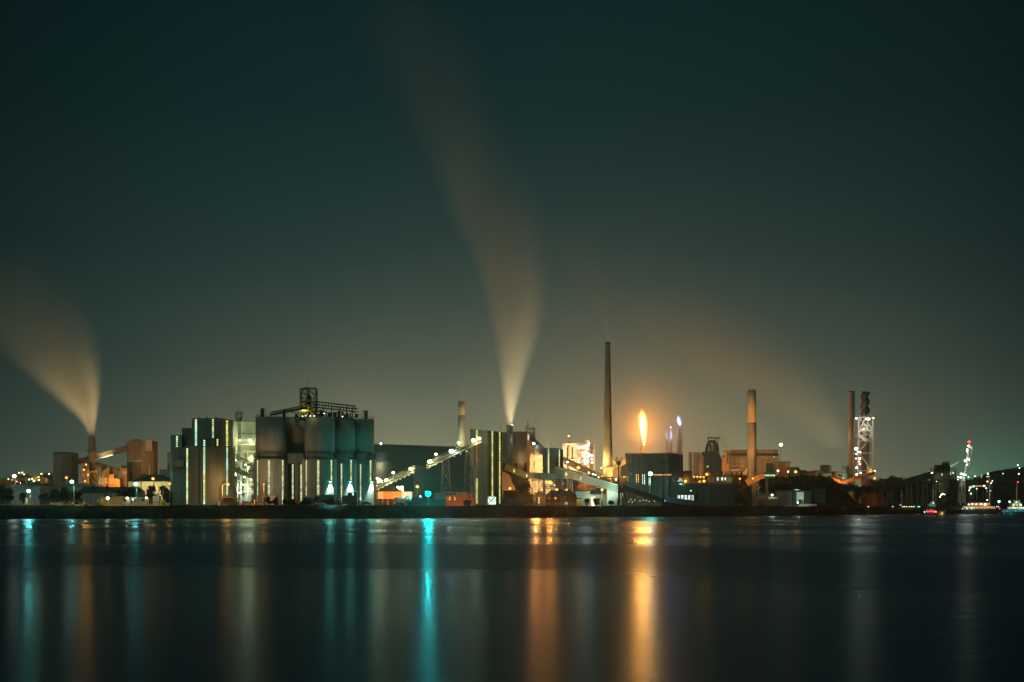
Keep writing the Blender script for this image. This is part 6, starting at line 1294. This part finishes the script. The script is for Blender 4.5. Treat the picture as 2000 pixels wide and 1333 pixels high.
# boats
def boat(px, D, L, label, decks, mast, mat=MWHITE, hull=MDARK, lamps=(), cat='boat', flip=False, zb=0.0, wins=None):
    x = X(px,D); t = thing('boat', label, cat, (x,D,zb)); s = -1 if flip else 1
    w = MB(); n = 12; V = []; 
    for (zz,kk) in ((-.4,.86),(1.0,.95),(2.1,1.0)):
        for i in range(n+1):
            u = i/n*2-1; hw = max(.06,(1-max(0,u)**2.2)*(1-max(0,-u)**6))*L*.13*kk; V.append((x+s*u*L/2*kk, D-hw, zb+zz+max(0,u)**2*1.2))
        for i in range(n,-1,-1):
            u = i/n*2-1; hw = max(.06,(1-max(0,u)**2.2)*(1-max(0,-u)**6))*L*.13*kk; V.append((x+s*u*L/2*kk, D+hw, zb+zz+max(0,u)**2*1.2))
    m_ = 2*(n+1); w.add(V, [(j*m_+i,j*m_+(i+1)%m_,(j+1)*m_+(i+1)%m_,(j+1)*m_+i) for j in range(2) for i in range(m_)]+[tuple(range(2*m_,3*m_))]); w.build('hull', hull, t)
    w = MB(); z = zb+2.0
    for (a,b,h) in decks: w.box(x+s*a*L/2 if s>0 else x-b*L/2, x+b*L/2 if s>0 else x-a*L/2, D-L*.09*(1-(z-zb)*.04), D+L*.09, z, z+h); z += h+.003
    w.build('cabin', mat, t)
    z = zb+2.0
    for i,(a,b,h) in enumerate(decks):
        xa_ = x+s*a*L/2 if s>0 else x-b*L/2; xb_ = x+b*L/2 if s>0 else x-a*L/2; yy = D-L*.09
        k_ = max(2,int((xb_-xa_)/1.6))
        for q in range(k_): MB().box(xa_+(q+.2)*(xb_-xa_)/k_, xa_+(q+.8)*(xb_-xa_)/k_, yy-.06, yy+.05, z+h*.4, z+h*.8).build('window', (wins or GWINW) if i<2 else MGLASSD, t)
        z += h
    w = MB(); w.tube((x+s*mast[0]*L/2,D,z-.3),(x+s*mast[0]*L/2,D,zb+mast[1]),.35,.12,8).bar((x+s*mast[0]*L/2-1.2,D,zb+mast[1]*.75),(x+s*mast[0]*L/2+1.2,D,zb+mast[1]*.75),.2); w.build('mast', MWHITE, t)
    for (dx,zz,cc,pw,r,g_) in lamps: lamp_parts(t,(x+dx,D-L*.13-.3,zb+zz),cc,pw,r,g_,False)
    return t
boat(1758.5,1255,9.5*.9+4,'small moored tug with a tall pale mast left of the loader',((-.5,.45,2.2),(-.1,.3,1.6)),(.15,16),lamps=((-2,3,(.5,.9,1),60,.3,14),),zb=1)
boat(1818,1150,16,'moored tug with green cabin lights beside the ship loader',((-.5,.4,2.4),(-.2,.35,2.0),(0,.3,1.6)),(.2,19),lamps=((1,7,TEAL,120,.45,14),),wins=glow('lit_green_cabin',(.3,1,.6),.5,(.4,.9,.7),.4,.4),zb=.5)
boat(1986,1150,17,'yellow green lit tug with a red masthead lamp at the right edge',((-.7,.5,2.6),(-.4,.3,2.2),(-.2,.2,1.8)),(0,20),lamps=((0,20.2,RED,500,.5,30),(-3,4,WHT,200,.4,20),(2,5.5,(.7,1,.5),300,.45,20),(4,3.4,WHT,200,.4,20),(-1,7.5,YEL,150,.35,20)),wins=GSTRP,zb=.5)
boat(1913,1160,26,'white passenger boat with two glowing deck rows and a red stern lamp',((-.85,.75,2.4),(-.5,.5,2.2)),(.5,24),mat=MPALE,lamps=((-8,5.4,(1,.75,.5),150,.4,30),(-5.5,5.6,(1,.75,.5),150,.4,30),(-3,5.5,(1,.75,.5),150,.4,30),(0,5.6,(1,.75,.5),150,.45,30),(2.6,5.4,(1,.75,.5),200,.6,36),(4,8.2,(1,.85,.6),150,.45,20),(12,2.8,RED,200,.5,24),(-12,2.6,TEAL,80,.32,14),(-9,2.6,TEAL,80,.32,14),(-6,2.8,TEAL,160,.42,16),(4,14,(1,.8,.5),20,.2,8)),wins=GWIN,zb=1)
boat(1817,1010,9,'small low launch with a row of red lamps on the open water',((-.5,.4,1.2),),(.1,4.4),hull=MBLACK,lamps=((-3.6,2.0,TEAL,60,.30,22),(-2,2.2,RED,260,.4,40),(-.8,2.3,RED,260,.42,40),(.6,2.3,RED,260,.42,40),(1.8,2.2,RED,300,.48,40),(2.8,2.1,(1,.3,.15),200,.42,40)),wins=MGLASSD)
boat(1839,1020,5,'tiny buoy tender with a yellow side beside the red lit launch',((-.5,.5,1.1),),(0,3),mat=MYEL,hull=MYEL,lamps=((0,1.2,YEL,80,.35,10),),wins=MGLASSD)
boat(1995,930,24,'ferry with blue lit decks cut by the right edge of the view',((-.8,.8,1.6),),(.2,5),hull=MDARK,lamps=((-10,1.4,(.05,.5,.8),60,.25,6),(-8.5,2.4,(.05,.5,.8),60,.3,6),(-6.6,1.4,(.05,.6,.8),60,.3,6),(-4,2.7,(.05,.5,.8),60,.3,6)),wins=glow('lit_blue_cabin',(.02,.35,.6),.5,(.05,.6,1),.3,.5))
# channel beacon, red beacon mast, town lamps
t = thing('navigation_beacon','pale cross topped navigation mast above the right ridge','beacon mast',(X(1917,1500),1500,GZ)); w = MB(); w.bar((X(1917,1500),1500,GZ),P(1917,927,1500),.9).bar(P(1913.5,935,1500),P(1920.5,935,1500),.8).bar(P(1915,938,1500),P(1919,938,1500),.9); w.build('mast', MWHITE, t); light(t,P(1917,934,1490),WARM,1800,.6)
t = thing('floodlit_sign','long peach lit bar sign on the ridge above the passenger boat','sign',P(1914,949,1400)); MB().bar((X(1908,1401),1401,GZ),P(1908,949,1401),.3).bar((X(1920,1401),1401,GZ),P(1920,949,1401),.3).build('posts',MPOLE,t); box_px(MB(),1905,1923.5,949,950.6,1399,.4).build('light_bar', glow('lit_peach_bar',(1,.62,.40),1.0,(1,.5,.3),.4,.6), t); lamp_parts(t,P(1922.5,949.5,1397),(1,.7,.5),200,.7,30,False)
for i,(px,py,D_,cc,r,g_,lb) in enumerate(((1891.5,932,1500,WHT,.5,26,'white lamp just right of the leaning crane foot'),(1904,930.5,1700,WHT,.6,22,'lone white lamp on the ridge left of the cross mast'),(1929.3,925.5,1900,WHT,.8,26,'white lamp on the slope right of the cross mast'),(1928,931,1900,WARM,.6,10,'dim warm lamp below the slope white lamp'),(1931.5,931,1900,WARM,.6,12,'dim warm lamp right below the slope white lamp'),
    (1959,925.5,2500,WARM,1.0,10,'lone dim warm lamp on the far hillside'),(1987.8,909,2650,WHT,1.0,26,'topmost white lamp of the far hillside'),(1991,914.5,2650,WARM,.9,20,'warm lamp just below the topmost far lamp'),(1990,926,2500,(1,.9,.7),1.1,16,'wide pale lamp low on the far hillside'),(1928.5,941,1420,(1,.45,.3),.9,18,'red lamp in the trees right of the cross mast'),(1938,940,1430,YEL,.5,16,'small yellow lamp on the tree line'),(1935.5,944,1420,WHT,.5,16,'small white lamp within the tree line'),
    (1894.5,953,1400,(1,.6,.35),.8,16,'peach lamp among trees below the green glow'),(1893,958,1390,(1,.6,.35),.7,14,'lower peach lamp among trees below the green glow'),(1902,950.5,1400,(.1,.9,.9),.7,24,'cyan lamp among the dark trees'),(1898,951,1405,(.3,1,.2),.8,8,'green lamp among the dark trees'),(1896.5,964.5,1380,TEAL,.6,16,'small teal lamp low in the dark trees'),
    (1907.5,955,1390,(1,.6,.4),.6,14,'peach lamp left under the bar sign'),(1926,954,1390,WHT,.6,12,'white lamp right under the bar sign'),(1934.5,959,1390,TEAL,.6,6,'dim teal lamp right of the bar sign'),(1951,980,1240,(.6,1,1),.75,40,'bright white cyan lamp on the pier left of the yellow tug'),(1972,980.5,1240,(.8,1,.7),.65,30,'bright pale lamp on the pier beside the yellow tug'))):
    t = thing('harbour_lamp', lb, 'lamp', (X(px,D_),D_,GZ)); MB().tube((X(px,D_),D_+1,GZ-.3),P(px,py,D_+1),.2,.12,6).build('pole', MPOLE, t); lamp_parts(t,P(px,py,D_),cc,250 if g_>12 else 60,r,g_,False)
# plume floods: light masts added to brighten the smoke
def plume_flood(px, py, D, aim, power, col, spot, label, r=2.5):
    t = thing('added_plume_flood', label, 'floodlight', (X(px,D),D,GZ)); w = MB(); w.tube((X(px,D),D,GZ-.3),P(px,py+1,D),.3,.2,8); w.build('mast', MPOLE, t)
    MB().box(X(px,D)-1,X(px,D)+1,D-.3,D+.3,Z(py,D)-1.6,Z(py,D)-.9).build('lamp_head', MBLACK, t)
    light(t, P(px,py,D), col, power, r, spot, aim)
plume_flood(970,915,985,P(1000,700,1010),PL1,(1,.82,.48),75,'added plume light mast hidden behind the striped tower')
plume_flood(1030,925,985,P(960,400,1020),PL2,(1,.86,.56),60,'added plume light mast behind the tan stock house')
plume_flood(215,925,1022,P(150,730,1006),PL3,(1,.72,.38),66,'added light mast beside the process shed, aimed up at the smoke')
plume_flood(1640,925,1150,P(1560,730,1165),PL4,(1,.78,.5),85,'added plume light mast left of the tan round chimney, aimed up')
plume_flood(1214,930,1062,P(1160,520,1050),PL5,(.8,.95,.8),50,'added plume light mast behind the tallest chimney')
# ------------------------------------------------------------------ smoke and haze
def plume(name, label, cat, D, pts, dens, col=(.84,.80,.64), group=None, depth=.8, noise=.5, nscale=.03, aniso=0.0):
    """pts: (py, left px, densest px, right px, relative density) from the mouth upwards; a closed hull holding a soft-edged volume"""
    y0 = pts[0][0]; y1 = pts[-1][0]; k = D/F
    x0 = X(pts[0][2], D); z0 = Z(y0, D); H = (y0-y1)*k
    m, t, o = new_mat(name)
    tc = t.nodes.new('ShaderNodeTexCoord'); sp = t.nodes.new('ShaderNodeSeparateXYZ'); t.links.new(tc.outputs['Object'], sp.inputs[0])
    fz = math_n(t, 'DIVIDE', sp.outputs[2], H, clamp=True)
    lo = min(p[1] for p in pts)-5; hi = max(p[3] for p in pts)+5; span = (hi-lo)
    def curve(vals):
        n = t.nodes.new('ShaderNodeFloatCurve'); cu = n.mapping.curves[0]
        ps = [((y0-p[0])/(y0-y1), v) for p, v in zip(pts, vals)]
        cu.points[0].location = ps[0]; cu.points[1].location = ps[-1]
        for q in ps[1:-1]: cu.points.new(*q)
        n.mapping.update(); n.inputs['Factor'].default_value = 1
        t.links.new(fz, n.inputs['Value']); return n.outputs[0]
    L = curve([(p[1]-lo)/span for p in pts]); M = curve([(p[2]-lo)/span for p in pts]); Rr = curve([(p[3]-lo)/span for p in pts]); Dn = curve([p[4] for p in pts])
    # own coordinate across, 0..1 over the span
    u = math_n(t, 'DIVIDE', math_n(t, 'ADD', sp.outputs[0], (pts[0][2]-lo)*k), span*k)
    du = math_n(t, 'SUBTRACT', u, M)
    wl = math_n(t, 'MAXIMUM', math_n(t, 'SUBTRACT', M, L), .0005); wr = math_n(t, 'MAXIMUM', math_n(t, 'SUBTRACT', Rr, M), .0005)
    isr = math_n(t, 'GREATER_THAN', du, 0.0)
    ww = math_n(t, 'ADD', math_n(t, 'MULTIPLY', isr, wr), math_n(t, 'MULTIPLY', math_n(t, 'SUBTRACT', 1.0, isr), wl))
    a = math_n(t, 'DIVIDE', du, ww)
    half = math_n(t, 'MULTIPLY', math_n(t, 'SUBTRACT', Rr, L), .5*depth)
    v = math_n(t, 'DIVIDE', math_n(t, 'DIVIDE', sp.outputs[1], span*k), math_n(t, 'MAXIMUM', half, .0005))
    q = math_n(t, 'ADD', math_n(t, 'MULTIPLY', a, a), math_n(t, 'MULTIPLY', v, v))
    body = math_n(t, 'MAXIMUM', math_n(t, 'SUBTRACT', 1.0, q), 0.0); body = math_n(t, 'MULTIPLY', body, body)
    mp = t.nodes.new('ShaderNodeMapping'); mp.inputs['Scale'].default_value = (1, 1, .35); t.links.new(tc.outputs['Object'], mp.inputs[0])
    nz = t.nodes.new('ShaderNodeTexNoise'); nz.inputs['Scale'].default_value = nscale; nz.inputs['Detail'].default_value = 2
    t.links.new(mp.outputs[0], nz.inputs[0])
    f = math_n(t, 'MAXIMUM', math_n(t, 'ADD', 1.0, math_n(t, 'MULTIPLY', math_n(t, 'SUBTRACT', nz.outputs[0], .5), noise*4)), 0.0)
    den = math_n(t, 'MULTIPLY', math_n(t, 'MULTIPLY', math_n(t, 'MULTIPLY', body, Dn), f), dens)
    pv = t.nodes.new('ShaderNodeVolumePrincipled'); pv.inputs['Color'].default_value = col+(1,)
    pv.inputs['Anisotropy'].default_value = aniso
    t.links.new(den, pv.inputs['Density']); t.links.new(pv.outputs[0], o.inputs[1])
    # hull, finely ringed so that it follows the same curves
    w = MB(); rings = []; nn = 14
    S_ = []
    for (a0, b0) in zip(pts, pts[1:]):
        for i in range(4):
            f0 = i/4; S_.append([a0[j]+(b0[j]-a0[j])*f0 for j in range(4)])
    S_.append(list(pts[-1][:4])); V = []
    for (py, l, c, r) in S_:
        g = 1.04; mid = (l+r)/2; rad = (r-l)/2*g+.4
        for i in range(nn):
            th = 2*math.pi*i/nn
            V.append((X(mid,D)+math.cos(th)*rad*k, D+math.sin(th)*rad*k*max(depth,.3)*1.02, Z(py,D)))
    nr = len(S_)
    w.add(V, [(j*nn+i, j*nn+(i+1)%nn, (j+1)*nn+(i+1)%nn, (j+1)*nn+i) for j in range(nr-1) for i in range(nn)] + [tuple(reversed(range(nn))), tuple(range((nr-1)*nn, nr*nn))])
    ob = w.build(name, m, origin=(x0, D, z0))
    return tag(ob, label, cat, group, 'stuff')

plume('smoke_plume', 'tall cream smoke plume rising from the stack behind the striped tower', 'smoke', 1000, [
    (828, 988.5,995.5,1002.5,1), (790,981,996,1013,.60), (740,972,996,1030,.30), (640,953,994,1068,.095), (540,925,980,1085,.045),
    (400,850,945,1070,.019), (250,770,890,1010,.010), (100,690,838,960,.005), (-10,640,790,910,.0012)], .6)
plume('smoke_plume', 'wide cream smoke plume leaning away from the short dark stack', 'smoke', 1000, [
    (852, 172.5,179.5,186.5,1), (825,155,180,189,.55), (790,112,172,196,.24), (745,50,155,203,.11), (690,-25,130,204,.036),
    (640,-80,96,200,.018), (590,-130,60,185,.009), (530,-170,20,150,.004), (470,-200,-20,100,0)], .6)
plume('smoke_plume', 'faint brown smoke drifting from the tall stack beside the lattice tower', 'smoke', 1160, [
    (875,1580,1640,1668,.03), (830,1500,1610,1660,.075), (760,1370,1540,1635,.085), (690,1240,1450,1600,.035), (620,1130,1360,1530,.015), (550,1060,1280,1430,0)], .06)
plume('smoke_plume', 'thin wisp of smoke from the tallest slender chimney', 'smoke', 1050, [
    (668,1183.5,1187,1191,.8), (640,1172,1186,1193,.4), (590,1140,1176,1194,.16), (520,1085,1150,1192,.06), (440,1030,1110,1185,0)], .11)
plume('smoke_plume', 'pale vertical smoke above the pale round chimney behind the shed', 'smoke', 1150, [
    (785,893,901,909,.6), (765,890,901,912,.3), (740,888,901,914,0)], .08)
plume('steam_cloud', 'peach steam blowing from the brown mill beside the blast furnace', 'steam', 1300, [
    (892,1412,1424,1432,1), (872,1400,1414,1428,.6), (850,1391,1404,1424,.35), (825,1382,1396,1424,.12), (800,1375,1390,1424,0)], .13)
plume('steam_cloud', 'bright steam rising behind the small teal conveyor tower', 'steam', 1290, [
    (930,1030,1062,1092,.9), (890,1034,1066,1088,.6), (850,1040,1068,1092,.3), (800,1046,1070,1096,.1), (735,1050,1074,1100,0)], .05)
plume('steam_cloud', 'small puff of steam over the grey hot stoves', 'steam', 1300, [
    (886,1358,1362,1366,.8), (878,1351,1357,1363,.4), (870,1344,1352,1360,0)], .12)

plume('steam_cloud', 'green lit mist drifting beside the leaning harbour crane', 'steam', 1440, [
    (952,1876,1892,1914,.8), (930,1878,1900,1926,.6), (905,1880,1906,1940,.25), (880,1884,1910,1950,0)], .035)
plume('steam_cloud', 'thin glowing mist lying around the flare, stoves and blast furnace', 'mist', 1420, [
    (988,1240,1350,1440,.8), (930,1230,1350,1450,1), (880,1225,1340,1450,.7), (830,1225,1320,1440,.3), (770,1230,1300,1420,0)], .0045, depth=1.0, noise=.4, nscale=.02)
plume('steam_cloud', 'faint mist added round the big flare to carry its glow', 'mist', 1150, [
    (960,1160,1257,1354,.5), (900,1120,1257,1394,1), (838,1110,1257,1404,1), (770,1130,1257,1384,.7), (700,1180,1257,1334,0)], MISTF, depth=.9, noise=.3, nscale=.02)  # added mist that spreads the flare light into a halo
plume('steam_cloud', 'faint mist added over the centre of the works for warm haze', 'mist', 1110, [
    (985,900,1060,1240,.8), (920,880,1060,1260,1), (860,900,1070,1240,.5), (800,930,1070,1200,0)], MISTC, depth=.5, noise=.6, nscale=.02)  # added mist that catches the lamps as warm haze
m, t, o = new_mat('haze')
pv = t.nodes.new('ShaderNodeVolumePrincipled'); pv.inputs['Color'].default_value = (.74,.88,.84,1); pv.inputs['Density'].default_value = HAZE
pv.inputs['Anisotropy'].default_value = HG
t.links.new(pv.outputs[0], o.inputs[1])
tag(MB().box(-2300,2300,-80,3100,-2.2,330).build('haze', m), 'thin night haze over the harbour works', 'haze', kind='stuff')
print('OBJECTS', len(bpy.data.objects))
